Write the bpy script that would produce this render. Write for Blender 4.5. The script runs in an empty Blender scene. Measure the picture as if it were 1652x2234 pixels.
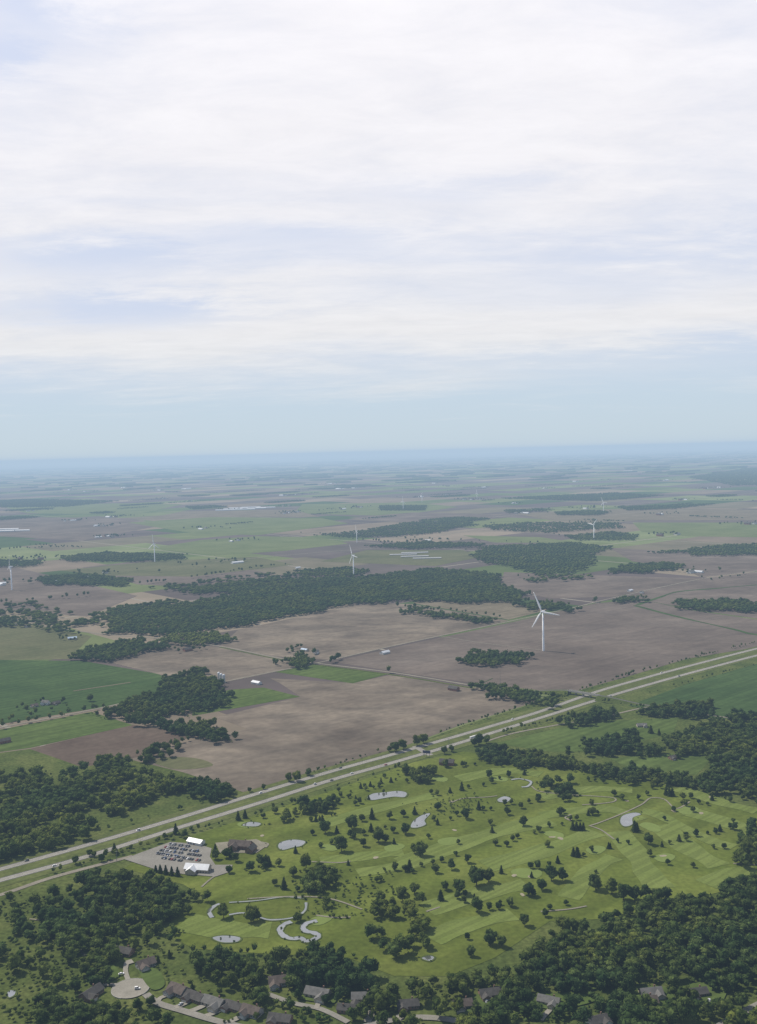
import bpy, bmesh, math, random
import numpy as np
from mathutils import Matrix, Vector
rng=np.random.default_rng(7); random.seed(7)
SC=bpy.context.scene; COL=SC.collection
# ---------------- survey camera model (used to derive ground positions in metres)
H=420.;F=2150.;CX=826.;CY=1117.
pt=math.atan(131/F); ro=math.radians(1.456)
fw=np.array([0,math.cos(pt),-math.sin(pt)]); r0=np.array([1.,0,0]); u0=np.array([0,math.sin(pt),math.cos(pt)])
R=math.cos(ro)*r0-math.sin(ro)*u0; U=math.sin(ro)*r0+math.cos(ro)*u0
def G(x,y,z=0.):
    d=fw+(x-CX)/F*R+(CY-y)/F*U
    t=(H-z)/-d[2]
    return np.array([d[0]*t,d[1]*t])
def PPM(X,Y):
    return F/np.maximum(1,(X*fw[0]+Y*fw[1]+(-H)*fw[2]))
GA=math.radians(41); EU=np.array([math.cos(GA),math.sin(GA)]); EV=np.array([-math.sin(GA),math.cos(GA)])

# ---------------- materials
def N(nt,t,**k):
    n=nt.nodes.new(t)
    for a,b in k.items():
        if a=='i':
            for q,v in b.items(): n.inputs[q].default_value=v
        else: setattr(n,a,b)
    return n
def base(name):
    m=bpy.data.materials.new(name); m.use_nodes=True; nt=m.node_tree
    b=nt.nodes['Principled BSDF']; return m,nt,b
def ramp(nt,stops,inter='LINEAR'):
    r=N(nt,'ShaderNodeValToRGB'); cr=r.color_ramp; cr.interpolation=inter
    while len(cr.elements)<len(stops): cr.elements.new(0.5)
    for e,(p,c) in zip(cr.elements,stops): e.position=p; e.color=(*c,1)
    return r
def mul(nt,a,b,fac=1.0):
    m=N(nt,'ShaderNodeMix',data_type='RGBA',blend_type='MULTIPLY'); m.inputs[0].default_value=fac
    nt.links.new(a,m.inputs[6]); nt.links.new(b,m.inputs[7]); return m.outputs[2]
def MAT(name,stops,scale=.02,fine=.6,streak=0.,rough=.95,spec=.05,finea=.25,ang=41,stw=.12,mott=0.,sharp=.15):
    m,nt,b=base(name); L=nt.links
    g=N(nt,'ShaderNodeNewGeometry')
    n=N(nt,'ShaderNodeTexNoise',i={'Scale':scale,'Detail':5,'Roughness':.6}); L.new(g.outputs['Position'],n.inputs['Vector'])
    r=ramp(nt,stops); L.new(n.outputs[0],r.inputs[0]); out=r.outputs[0]
    n2=N(nt,'ShaderNodeTexNoise',i={'Scale':fine,'Detail':2}); L.new(g.outputs['Position'],n2.inputs['Vector'])
    r2=ramp(nt,[(.3,(1-finea,)*3),(.7,(1+finea,)*3)]); L.new(n2.outputs[0],r2.inputs[0]); out=mul(nt,out,r2.outputs[0])
    if streak:
        mp=N(nt,'ShaderNodeMapping',i={'Rotation':(0,0,-math.radians(ang))}); L.new(g.outputs['Position'],mp.inputs[0])
        mp2=N(nt,'ShaderNodeMapping',i={'Scale':(.003,stw,.01)}); L.new(mp.outputs[0],mp2.inputs[0])
        n3=N(nt,'ShaderNodeTexNoise',i={'Scale':1.,'Detail':2}); L.new(mp2.outputs[0],n3.inputs['Vector'])
        r3=ramp(nt,[(.5-sharp,(1-streak,)*3),(.5+sharp,(1+streak,)*3)]); L.new(n3.outputs[0],r3.inputs[0]); out=mul(nt,out,r3.outputs[0])
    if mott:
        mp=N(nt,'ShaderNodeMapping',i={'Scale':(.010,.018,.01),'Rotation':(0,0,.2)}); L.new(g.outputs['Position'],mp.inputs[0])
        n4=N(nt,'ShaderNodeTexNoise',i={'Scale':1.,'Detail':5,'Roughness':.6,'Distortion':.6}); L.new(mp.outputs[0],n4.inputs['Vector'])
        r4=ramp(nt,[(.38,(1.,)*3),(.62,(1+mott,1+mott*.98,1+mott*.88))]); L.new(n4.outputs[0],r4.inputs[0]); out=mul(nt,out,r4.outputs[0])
    if spec<=.06:
        d=N(nt,'ShaderNodeBsdfDiffuse'); L.new(out,d.inputs[0]); L.new(d.outputs[0],nt.nodes['Material Output'].inputs[0]); nt.nodes.remove(b); return m
    L.new(out,b.inputs['Base Color']); b.inputs['Roughness'].default_value=rough
    b.inputs['Specular IOR Level'].default_value=spec
    return m
def FLAT(name,c,rough=.6,spec=.3,var=.12,metal=0):
    return MAT(name,[(.3,tuple(v*(1-var) for v in c)),(.7,tuple(v*(1+var) for v in c))],scale=.3,fine=2.,rough=rough,spec=max(spec,.1),finea=.06)
def FOL(name,c1,c2,sc=.085):
    m,nt,b=base(name); L=nt.links; nt.nodes.remove(b)
    g=N(nt,'ShaderNodeNewGeometry')
    n=N(nt,'ShaderNodeTexNoise',i={'Scale':sc,'Detail':1}); L.new(g.outputs['Position'],n.inputs['Vector'])
    r=ramp(nt,[(.32,c1),(.55,tuple((a+b_)/2 for a,b_ in zip(c1,c2))),(.70,c2)]); L.new(n.outputs[0],r.inputs[0])
    n2=N(nt,'ShaderNodeTexNoise',i={'Scale':.45,'Detail':2}); L.new(g.outputs['Position'],n2.inputs['Vector'])
    r2=ramp(nt,[(.3,(.65,)*3),(.7,(1.4,)*3)]); L.new(n2.outputs[0],r2.inputs[0])
    out=mul(nt,r.outputs[0],r2.outputs[0])
    n3=N(nt,'ShaderNodeTexNoise',i={'Scale':.011,'Detail':2}); L.new(g.outputs['Position'],n3.inputs['Vector'])
    r3=ramp(nt,[(.36,(.72,.82,.9)),(.64,(1.38,1.22,.95))]); L.new(n3.outputs[0],r3.inputs[0]); out=mul(nt,out,r3.outputs[0])
    df=N(nt,'ShaderNodeBsdfDiffuse'); L.new(out,df.inputs[0])
    tr=N(nt,'ShaderNodeBsdfTranslucent'); L.new(out,tr.inputs[0])
    mx=N(nt,'ShaderNodeMixShader'); mx.inputs[0].default_value=.36
    L.new(df.outputs[0],mx.inputs[1]); L.new(tr.outputs[0],mx.inputs[2]); L.new(mx.outputs[0],nt.nodes['Material Output'].inputs[0])
    return m
mSoil=MAT('tilled_soil',[(.32,(.088,.072,.058)),(.5,(.122,.102,.082)),(.68,(.158,.133,.106))],scale=.006,fine=.08,streak=.06,finea=.10,mott=.42)  # mottling is soil tone that also stands in for cloud shadows
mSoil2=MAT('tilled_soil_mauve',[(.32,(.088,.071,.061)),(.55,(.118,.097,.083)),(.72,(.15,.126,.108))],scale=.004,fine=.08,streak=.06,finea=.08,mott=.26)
mSoil3=MAT('reddish_soil',[(.3,(.085,.062,.048)),(.7,(.125,.096,.074))],scale=.01,fine=.1,streak=.06,finea=.1)
mTan=MAT('dry_tan_field',[(.3,(.12,.102,.07)),(.7,(.17,.146,.105))],scale=.008,fine=.08,streak=.1,finea=.1)
mCrop=MAT('young_crop',[(.3,(.032,.058,.019)),(.7,(.053,.084,.027))],scale=.006,fine=.1,streak=.14,finea=.12,mott=.15)
mCrop2=MAT('bright_crop',[(.3,(.056,.084,.021)),(.7,(.084,.116,.033))],scale=.01,fine=.1,streak=.16,finea=.14)
mOlive=MAT('olive_field',[(.3,(.078,.086,.040)),(.7,(.124,.122,.064))],scale=.006,fine=.1,streak=.1,finea=.1)
mPale=MAT('pale_green_field',[(.3,(.095,.12,.045)),(.7,(.135,.158,.068))],scale=.006,fine=.1,streak=.1,finea=.1)
mMeadow=MAT('rough_meadow',[(.3,(.048,.068,.018)),(.5,(.072,.092,.025)),(.7,(.108,.122,.038))],scale=.018,fine=.25,finea=.3)
mGolf=MAT('golf_rough_grass',[(.3,(.068,.092,.016)),(.5,(.096,.120,.023)),(.7,(.130,.150,.034))],scale=.012,fine=.2,streak=.12,finea=.16,ang=40,stw=.028,sharp=.08)
mFair=MAT('fairway_grass',[(.3,(.112,.145,.034)),(.7,(.140,.172,.047))],scale=.03,fine=.4,finea=.1,streak=.10,ang=40,stw=.16,sharp=.05)
mGreen=MAT('putting_green_grass',[(.3,(.135,.175,.048)),(.7,(.155,.20,.058))],scale=.05,fine=.5,finea=.06)
mVerge=MAT('verge_grass',[(.3,(.068,.086,.025)),(.7,(.112,.126,.043))],scale=.03,fine=.2,finea=.2,streak=.12)
mBank=MAT('grassy_bank',[(.3,(.05,.072,.02)),(.7,(.085,.105,.034))],scale=.1,fine=.5,finea=.2)
mConc=MAT('concrete_road',[(.3,(.21,.20,.178)),(.7,(.27,.258,.228))],scale=.05,fine=.8,finea=.08,streak=.08,stw=.7)
mShould=MAT('asphalt_shoulder',[(.3,(.09,.09,.081)),(.7,(.125,.122,.110))],scale=.05,fine=.8,finea=.1)
mGrav=MAT('gravel_road',[(.3,(.17,.155,.125)),(.7,(.235,.213,.173))],scale=.03,fine=.6,finea=.15)
mPath=MAT('cart_path',[(.3,(.17,.16,.122)),(.7,(.23,.212,.168))],scale=.1,fine=.8,finea=.12)
mLot=MAT('parking_asphalt',[(.3,(.18,.172,.153)),(.7,(.235,.225,.20))],scale=.05,fine=.8,finea=.1)
mSand=MAT('bunker_sand',[(.3,(.22,.195,.14)),(.7,(.30,.27,.20))],scale=.2,fine=1.5)
mPaint=FLAT('white_paint_line',(.6,.6,.56))
mLeaf=FOL('broadleaf_foliage',(.056,.088,.024),(.140,.180,.048))
mLeafL=FOL('light_foliage',(.090,.125,.034),(.155,.195,.058))
mLeafD=FOL('dark_foliage',(.040,.070,.023),(.112,.150,.046))
mCon=FOL('spruce_foliage',(.028,.052,.021),(.068,.098,.036))
mBark=FLAT('bark',(.07,.055,.042),rough=.95,spec=.05,var=.3)
mWhite=FLAT('white_turbine_paint',(.82,.83,.85),rough=.4,var=.03)
def WATER():
    m,nt,b=base('pond_water'); L=nt.links
    g=N(nt,'ShaderNodeNewGeometry')
    n=N(nt,'ShaderNodeTexNoise',i={'Scale':.05,'Detail':2}); L.new(g.outputs['Position'],n.inputs['Vector'])
    r=ramp(nt,[(.3,(.06,.068,.055)),(.7,(.09,.095,.075))]); L.new(n.outputs[0],r.inputs[0]); L.new(r.outputs[0],b.inputs['Base Color'])
    b.inputs['Roughness'].default_value=.4
    gl=N(nt,'ShaderNodeBsdfGlossy'); gl.inputs['Roughness'].default_value=.05; gl.inputs[0].default_value=(.9,.92,1.,1)
    n2=N(nt,'ShaderNodeTexNoise',i={'Scale':.8,'Detail':2}); L.new(g.outputs['Position'],n2.inputs['Vector'])
    bp=N(nt,'ShaderNodeBump',i={'Strength':.02}); L.new(n2.outputs[0],bp.inputs['Height']); L.new(bp.outputs[0],gl.inputs['Normal'])
    mx=N(nt,'ShaderNodeMixShader')
    rr=ramp(nt,[(.35,(.24,)*3),(.65,(.32,)*3)]); L.new(n.outputs[0],rr.inputs[0]); L.new(rr.outputs[0],mx.inputs[0])
    L.new(b.outputs[0],mx.inputs[1]); L.new(gl.outputs[0],mx.inputs[2]); L.new(mx.outputs[0],nt.nodes['Material Output'].inputs[0])
    return m
mWater=WATER()
def GROUND():
    m,nt,b=base('farmland_patchwork'); L=nt.links
    g=N(nt,'ShaderNodeNewGeometry')
    def dot(v):
        d=N(nt,'ShaderNodeVectorMath',operation='DOT_PRODUCT'); L.new(g.outputs['Position'],d.inputs[0]); d.inputs[1].default_value=v; return d.outputs['Value']
    def ma(op,a,bb=None):
        n=N(nt,'ShaderNodeMath',operation=op)
        if isinstance(a,(int,float)): n.inputs[0].default_value=a
        else: L.new(a,n.inputs[0])
        if bb is not None:
            if isinstance(bb,(int,float)): n.inputs[1].default_value=bb
            else: L.new(bb,n.inputs[1])
        return n.outputs[0]
    u=dot((EU[0],EU[1],0)); v=dot((EV[0],EV[1],0))
    fv=ma('FLOOR',ma('DIVIDE',v,402.))
    w1=N(nt,'ShaderNodeTexWhiteNoise',noise_dimensions='1D'); L.new(fv,w1.inputs['W'])
    uu=ma('ADD',ma('DIVIDE',u,700.),w1.outputs['Value'])
    fu=ma('FLOOR',uu)
    cb=N(nt,'ShaderNodeCombineXYZ'); L.new(fu,cb.inputs[0]); L.new(fv,cb.inputs[1])
    w2=N(nt,'ShaderNodeTexWhiteNoise',noise_dimensions='3D'); L.new(cb.outputs[0],w2.inputs['Vector'])
    r=ramp(nt,[(0,(.105,.086,.078)),(.16,(.17,.14,.105)),(.27,(.09,.12,.045)),(.38,(.108,.09,.082)),(.50,(.125,.15,.06)),(.60,(.21,.175,.13)),(.68,(.055,.085,.033)),(.77,(.14,.125,.085)),(.85,(.15,.18,.08)),(.92,(.095,.077,.072))],'CONSTANT')
    L.new(w2.outputs['Value'],r.inputs[0])
    n=N(nt,'ShaderNodeTexNoise',i={'Scale':.004,'Detail':6,'Roughness':.65}); L.new(g.outputs['Position'],n.inputs['Vector'])
    r2=ramp(nt,[(.3,(.75,.78,.75)),(.7,(1.25,1.22,1.25))]); L.new(n.outputs[0],r2.inputs[0])
    out=mul(nt,r.outputs[0],r2.outputs[0])
    a1=ma('LESS_THAN',ma('MODULO',ma('ADD',u,804500.+250),804.5),9.)
    a2=ma('LESS_THAN',ma('MODULO',ma('ADD',v,1609000.+700),1609.),10.)
    mm=ma('MAXIMUM',a1,a2)
    mx=N(nt,'ShaderNodeMix',data_type='RGBA'); L.new(mm,mx.inputs[0]); L.new(out,mx.inputs[6]); mx.inputs[7].default_value=(.24,.22,.18,1)
    d=N(nt,'ShaderNodeBsdfDiffuse'); L.new(mx.outputs[2],d.inputs[0]); L.new(d.outputs[0],nt.nodes['Material Output'].inputs[0]); nt.nodes.remove(b)
    return m
mGround=GROUND()

# ---------------- mesh helpers
def mesh(name,V,Fc,mat=None,smooth=False):
    me=bpy.data.meshes.new(name); me.from_pydata([tuple(map(float,v)) for v in V],[],[tuple(map(int,f)) for f in Fc]); me.update()
    if mat: me.materials.append(mat)
    if smooth: me.polygons.foreach_set('use_smooth',[True]*len(me.polygons))
    return me
def trimesh(name,V,T,mat):
    me=bpy.data.meshes.new(name); n=len(V); m=len(T)
    me.vertices.add(n); me.vertices.foreach_set('co',np.ascontiguousarray(V,dtype=np.float32).ravel())
    me.loops.add(m*3); me.loops.foreach_set('vertex_index',np.ascontiguousarray(T,dtype=np.int32).ravel())
    me.polygons.add(m); me.polygons.foreach_set('loop_start',np.arange(0,m*3,3,dtype=np.int32))
    me.update(calc_edges=True); me.materials.append(mat); return me
def obj(name,data,parent=None,loc=(0,0,0),rz=0,**props):
    o=bpy.data.objects.new(name,data); COL.objects.link(o); o.location=loc
    if rz: o.rotation_euler=(0,0,rz)
    if parent: o.parent=parent
    for k,v in props.items(): o[k]=v
    return o
def struct(name,me,label,cat): return obj(name,me,kind='structure',label=label,category=cat)
def catmull(P,n=6,closed=False):
    P=[np.array(q,float) for q in P]; L=len(P); out=[]
    rngk=range(L if closed else L-1)
    for i in rngk:
        if closed: a,b,c,d=P[(i-1)%L],P[i],P[(i+1)%L],P[(i+2)%L]
        else: a,b,c,d=P[max(i-1,0)],P[i],P[i+1],P[min(i+2,L-1)]
        for k in range(n):
            t=k/n; out.append(.5*((2*b)+(-a+c)*t+(2*a-5*b+4*c-d)*t*t+(-a+3*b-3*c+d)*t**3))
    if not closed: out.append(P[-1])
    return out
ZC=[0.3]
def nz(d=.006): ZC[0]+=d; return ZC[0]
def poly(name,pts,mat,z,label,cat,smooth=0,zp=0,grow=0.,shrink=1.):
    W=[G(x,y,zp) for x,y in pts]
    if smooth: W=catmull(W,smooth,True)
    c=sum(W)/len(W)
    if grow or shrink!=1.: W=[c+(w-c)*(shrink+grow/max(2.,np.linalg.norm(w-c))) for i,w in enumerate(W)]
    me=mesh(name,[(w[0],w[1],z) for w in W],[list(range(len(W)))],mat)
    if me.polygons[0].normal.z<0: me.flip_normals()
    struct(name,me,label,cat); return W
def stripverts(W,width,off=0.,vary=0.):
    W=np.array(W); T=np.gradient(W[:,:2],axis=0); T/=np.linalg.norm(T,axis=1)[:,None]; Nn=np.stack([-T[:,1],T[:,0]],1)
    i=np.arange(len(W)); wv=(width*(1+vary*np.sin(i*.5)+vary*.6*np.sin(i*1.1+1)))[:,None] if vary else width
    return W[:,:2]+Nn*(off+wv/2),W[:,:2]+Nn*(off-wv/2)
def ribbon(name,pts,width,mat,z,label,cat,off=0.,world=False,n=6,vary=0.):
    W=pts if world else catmull([G(x,y) for x,y in pts],n)
    A,B=stripverts(W,width,off,vary); k=len(A)
    V=[(a[0],a[1],z) for a in A]+[(b[0],b[1],z) for b in B]
    Fc=[(i,i+k,i+k+1,i+1) for i in range(k-1)]
    struct(name,mesh(name,V,Fc,mat),label,cat)
    return W

# ---------------- ground sheet
def axis(mx):
    a=[0]; s=60
    while a[-1]<mx: a.append(a[-1]+s); s*=1.13
    a=np.array(a); return np.concatenate([-a[:0:-1],a])
ax=axis(160000); nx=len(ax)
gx,gy=np.meshgrid(ax,ax); V=np.stack([gx.ravel(),gy.ravel(),np.zeros(nx*nx)],1)
idx=np.arange(nx*nx).reshape(nx,nx); q=np.stack([idx[:-1,:-1].ravel(),idx[:-1,1:].ravel(),idx[1:,1:].ravel(),idx[1:,:-1].ravel()],1)
T=np.concatenate([q[:,[0,1,2]],q[:,[0,2,3]]])
struct('ground',trimesh('ground',V,T,mGround),'flat patchwork farmland stretching to the horizon','ground')

# near grassland
poly('grassland',[(-500,1990),(-500,1700),(0,1690),(180,1672),(280,1655),(400,1685),(530,1728),(650,1708),(850,1643),(1010,1583),(1180,1530),(1380,1473),(1500,1437),(1900,1330),(2300,1500),(2300,2500),(-500,2500)],mMeadow,.05,'rough green meadow grass beside the highway','grass')
FIELDS=[
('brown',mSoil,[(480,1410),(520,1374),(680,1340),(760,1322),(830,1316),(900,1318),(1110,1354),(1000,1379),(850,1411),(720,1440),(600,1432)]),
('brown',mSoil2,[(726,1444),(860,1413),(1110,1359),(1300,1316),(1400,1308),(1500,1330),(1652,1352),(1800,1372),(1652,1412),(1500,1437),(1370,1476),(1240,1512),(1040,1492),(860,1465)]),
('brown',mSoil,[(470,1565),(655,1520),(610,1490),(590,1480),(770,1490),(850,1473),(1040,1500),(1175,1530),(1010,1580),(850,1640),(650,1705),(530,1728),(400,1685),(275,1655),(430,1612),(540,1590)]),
('green',mCrop2,[(600,1466),(688,1450),(850,1470),(770,1491)]),
('green',mCrop2,[(420,1562),(655,1520),(575,1500),(500,1505),(420,1530)]),
('brown',mSoil3,[(65,1634),(290,1581),(430,1602),(300,1652),(180,1674)]),
('green',mCrop,[(-300,1455),(0,1440),(180,1442),(345,1470),(420,1510),(200,1547),(0,1580),(-300,1640)]),
('green',mCrop2,[(-300,1660),(0,1592),(200,1553),(290,1582),(65,1632),(-300,1680)]),
('green',mMeadow,[(-300,1682),(65,1634),(180,1674),(90,1695),(-300,1750)]),
('tan',mOlive,[(-300,1300),(0,1348),(110,1370),(200,1388),(150,1438),(0,1440),(-300,1455)]),
('brown',mSoil,[(240,1445),(370,1400),(480,1412),(600,1435),(680,1448),(560,1475),(480,1490),(350,1472)]),
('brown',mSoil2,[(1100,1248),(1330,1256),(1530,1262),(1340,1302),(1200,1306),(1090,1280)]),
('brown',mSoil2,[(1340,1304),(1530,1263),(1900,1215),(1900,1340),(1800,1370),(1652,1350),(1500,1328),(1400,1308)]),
('tan',mTan,[(900,1316),(950,1300),(1120,1310),(1200,1330),(1110,1352)]),
('green',mCrop,[(1370,1540),(1500,1492),(1652,1448),(1900,1390),(1900,1640),(1652,1560),(1560,1572)]),
('green',mCrop2,[(1080,1622),(1220,1588),(1350,1572),(1480,1566),(1470,1600),(1300,1640),(1200,1640)]),
('green',mCrop2,[(1330,1655),(1420,1645),(1570,1640),(1520,1690),(1400,1690)]),
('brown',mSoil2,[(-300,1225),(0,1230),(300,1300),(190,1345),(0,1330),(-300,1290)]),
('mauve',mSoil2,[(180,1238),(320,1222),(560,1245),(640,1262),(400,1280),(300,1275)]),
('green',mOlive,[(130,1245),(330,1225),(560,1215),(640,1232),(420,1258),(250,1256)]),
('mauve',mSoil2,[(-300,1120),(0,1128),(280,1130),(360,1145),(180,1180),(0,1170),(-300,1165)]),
('green',mPale,[(280,1140),(460,1128),(700,1130),(760,1142),(560,1168),(400,1160)]),
('green',mPale,[(440,1178),(560,1170),(700,1172),(760,1186),(620,1202),(470,1212),(330,1196)]),
('green',mPale,[(660,1100),(900,1096),(1000,1106),(860,1126),(640,1120)]),
('green',mPale,[(0,1104),(250,1098),(400,1100),(300,1122),(60,1120)]),
('tan',mTan,[(400,1115),(640,1112),(700,1128),(460,1127),(300,1136)]),
('brown',mSoil2,[(760,1130),(900,1118),(1100,1122),(1040,1136),(880,1140)]),
('green',mPale,[(1010,1168),(1180,1172),(1260,1184),(1080,1184)]),
('green',mOlive,[(800,1200),(1010,1200),(1050,1215),(950,1235),(700,1225)]),
('tan',mTan,[(1120,1120),(1400,1108),(1652,1112),(1900,1118),(1652,1135),(1330,1135),(1200,1135)]),
('green',mPale,[(1380,1140),(1652,1140),(1900,1150),(1900,1176),(1500,1170),(1400,1160)]),
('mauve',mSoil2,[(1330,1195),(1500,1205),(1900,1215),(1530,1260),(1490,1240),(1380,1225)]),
]
z=.10
LAB={'brown':'bare tilled brown soil field beside farm roads','tan':'dry tan stubble field with faint rows','green':'green crop field with faint sowing rows','mauve':'bare mauve brown ploughed field among woods'}
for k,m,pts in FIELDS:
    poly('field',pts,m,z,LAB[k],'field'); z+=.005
poly('golf_course_grass',[(270,1895),(340,1850),(560,1778),(740,1720),(900,1664),(1010,1640),(1150,1655),(1400,1700),(1652,1765),(1800,1790),(1800,1900),(1652,1925),(1500,1965),(1330,2005),(1200,2010),(1080,2090),(980,2130),(860,2130),(760,2090),(560,2080),(420,2070),(370,2040),(375,1990),(450,1960),(400,1930)],mGolf,.27,'mown golf course rough with scattered trees','grass')
poly('field_hollow',[(335,1662),(370,1652),(430,1655),(465,1668),(440,1676),(380,1678)],mOlive,.275,'pale dried hollow in the tilled field','field',smooth=4)

# ---------------- highway
UP=[(-200,1950),(0,1897),(200,1841),(400,1782),(560,1732),(720,1684),(850,1648),(980,1611),(1080,1582),(1180,1552),(1300,1510),(1400,1481),(1500,1454),(1652,1415),(1800,1380)]
LO=[(-200,1976),(0,1921),(200,1866),(400,1803),(560,1754),(720,1703),(850,1666),(980,1628),(1080,1597),(1180,1566),(1300,1528),(1400,1498),(1500,1470),(1652,1430),(1800,1394)]
Wu=catmull([G(x,y) for x,y in UP],6); Wl=catmull([G(x,y) for x,y in LO],6)
mid=[(a+b)/2 for a,b in zip(Wu,Wl)]
ribbon('highway_verge',mid,62,mVerge,.29,'grassy median and verge of the divided highway','grass',world=True)
MK_V=[];MK_F=[]
def quad(a,b,c,d,z):
    i=len(MK_V); MK_V.extend([(p[0],p[1],z) for p in (a,b,c,d)]); MK_F.append((i,i+1,i+2,i+3))
for W in (Wu,Wl):
    ribbon('highway_shoulder',W,11.2,mShould,nz(),'dark asphalt shoulders of the divided highway','road',world=True)
    ribbon('highway',W,7.4,mConc,nz(),'pale concrete carriageway of the divided highway','road',world=True)
    zz=nz()
    for off in (-3.5,3.5):
        A,B=stripverts(W,.2,off)
        for i in range(len(A)-1): quad(A[i],B[i],B[i+1],A[i+1],zz)
    Wa=np.array(W); seg=np.linalg.norm(np.diff(Wa,axis=0),axis=1); s=np.concatenate([[0],np.cumsum(seg)])
    for t in np.arange(0,s[-1]-4,12.):
        a=np.array([np.interp(t,s,Wa[:,j]) for j in (0,1)]); b=np.array([np.interp(t+3.,s,Wa[:,j]) for j in (0,1)])
        d=(b-a)/3; n_=np.array([-d[1],d[0]])*.1
        quad(a+n_,a-n_,b-n_,b+n_,zz)
struct('lane_marking',mesh('lane_marking',MK_V,MK_F,mPaint),'white painted lane lines on the highway','road marking')
ribbon('median_crossover',[(905,1628),(925,1640),(940,1648)],9,mConc,nz(),'paved crossover in the highway median','road')
R1=[(-200,1315),(0,1345),(100,1366),(220,1383),(350,1393),(480,1410),(600,1434),(690,1447),(860,1468),(1040,1497),(1130,1508)]
ribbon('road',R1,6.5,mGrav,nz(),'pale two lane country road between fields','road')
R2=[(-200,1632),(0,1588),(180,1553),(400,1506),(560,1473),(690,1447),(850,1411),(1000,1379),(1120,1354),(1250,1326),(1340,1304),(1530,1263),(1652,1245),(1800,1222)]
ribbon('road',R2,6,mGrav,nz(),'pale gravel country road crossing the fields','road')
ribbon('road',[(1420,1540),(1500,1553),(1600,1568),(1800,1600)],6,mGrav,nz(),'pale country road beyond the overpass','road')
ribbon('road',[(1060,1618),(1120,1600),(1215,1582),(1300,1568),(1400,1545),(1440,1542)],4.5,mGrav,nz(),'narrow service road beside the meadow','road')
ribbon('road',[(-200,2010),(0,1953),(110,1916),(240,1881),(290,1868)],6.5,mGrav,nz(),'pale frontage road leading to the clubhouse','road')
ribbon('access_track',[(960,1388),(1060,1404),(1186,1419)],3.0,mGrav,nz(),'narrow gravel track to the wind turbine','road')
ribbon('road',[(640,1165),(760,1168),(1000,1180),(1300,1190),(1652,1195)],8,mGrav,nz(),'pale country road between distant woods','road')
ribbon('road',[(470,1225),(700,1205),(860,1190),(1010,1160),(1200,1138),(1652,1090)],8,mGrav,nz(),'pale country road between distant woods','road')
for pts in ([(1385,1321),(1480,1346),(1600,1373),(1652,1385),(1800,1400)],[(1390,1320),(1440,1303),(1480,1291),(1560,1284),(1652,1276)]):
    ribbon('drainage_ditch',pts,10,mCrop,nz(),'grass lined drainage ditch curving through bare fields','ditch',vary=.25)
ribbon('grass_strip',[(1075,1480),(1040,1497)],2,mCrop,nz(),'grass strip at the field edge','grass')
ribbon('grass_strip',[(480,1412),(600,1437),(688,1451)],5,mMeadow,nz(),'grass strip along the country road','grass')
ribbon('grass_strip',[(700,1452),(860,1473),(1035,1502)],6,mMeadow,nz(),'grass strip along the country road','grass')
ribbon('grass_strip',[(160,1508),(285,1489)],5,mTan,nz(),'dry waterway strip in the crop','grass')

# overpass
bw=8.0
pa=G(1240,1506,6.); pb=G(1306,1517,6.); dirv=(pb-pa)/np.linalg.norm(pb-pa); nrm=np.array([-dirv[1],dirv[0]])
Lb=np.linalg.norm(pb-pa)
def ramp_mesh(p0,z0,p1,z1):
    V=[];n=8
    d=(p1-p0)/np.linalg.norm(p1-p0); nn=np.array([-d[1],d[0]])
    for i in range(n+1):
        t=i/n; c=p0*(1-t)+p1*t; zt=z0+(z1-z0)*(t*t*(3-2*t))
        for o,zz in ((-bw/2-1-zt*2,0.02),(-bw/2-1,zt),(bw/2+1,zt),(bw/2+1+zt*2,0.02)): V.append((c[0]+nn[0]*o,c[1]+nn[1]*o,zz))
    Fc=[(i*4+j,i*4+j+1,i*4+j+5,i*4+j+4) for i in range(n) for j in range(3)]
    Vr=[];
    for i in range(n+1):
        t=i/n; c=p0*(1-t)+p1*t; zt=z0+(z1-z0)*(t*t*(3-2*t))+.08
        for o in (-2.7,2.7): Vr.append((c[0]+nn[0]*o,c[1]+nn[1]*o,zt))
    Fr=[(i*2,i*2+1,i*2+3,i*2+2) for i in range(n)]
    return V,Fc,Vr,Fr
for (q0,q1) in ((G(1128,1508),pa),(G(1424,1541),pb)):
    V,Fc,Vr,Fr=ramp_mesh(q0,.5,q1,6.)
    struct('embankment',mesh('embankment',V,Fc,mMeadow),'grassy earth embankment rising to the overpass','embankment')
    struct('road',mesh('road',Vr,Fr,mShould),'grey road climbing the embankment to the overpass','road')
def box(cx,cy,cz,sx,sy,sz):
    V=[(cx+a*sx/2,cy+b*sy/2,cz+c*sz/2) for a in (-1,1) for b in (-1,1) for c in (-1,1)]
    return V,[(0,1,3,2),(4,6,7,5),(0,4,5,1),(2,3,7,6),(0,2,6,4),(1,5,7,3)]
def boxes(name,lst,mat):
    V=[];Fc=[]
    for b in lst:
        v,f=box(*b); o=len(V); V+=v; Fc+=[tuple(i+o for i in q) for q in f]
    return mesh(name,V,Fc,mat)
br=obj('road_bridge',None,loc=(*((pa+pb)/2),-.5),rz=math.atan2(dirv[1],dirv[0]),label='concrete overpass carrying a country road over the highway',category='bridge')
mBr=FLAT('bridge_concrete',(.34,.33,.30))
obj('deck',boxes('deck',[(0,0,6.0,Lb+1,bw,1.1)],mBr),br)
obj('road_surface',boxes('road_surface',[(0,0,6.585,Lb+.8,6,.06)],mShould),br)
for s in (-1,1):
    obj('parapet',boxes('parapet',[(0,s*(bw/2-.17),7.05,Lb+1,.3,.98)],mBr),br)
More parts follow.
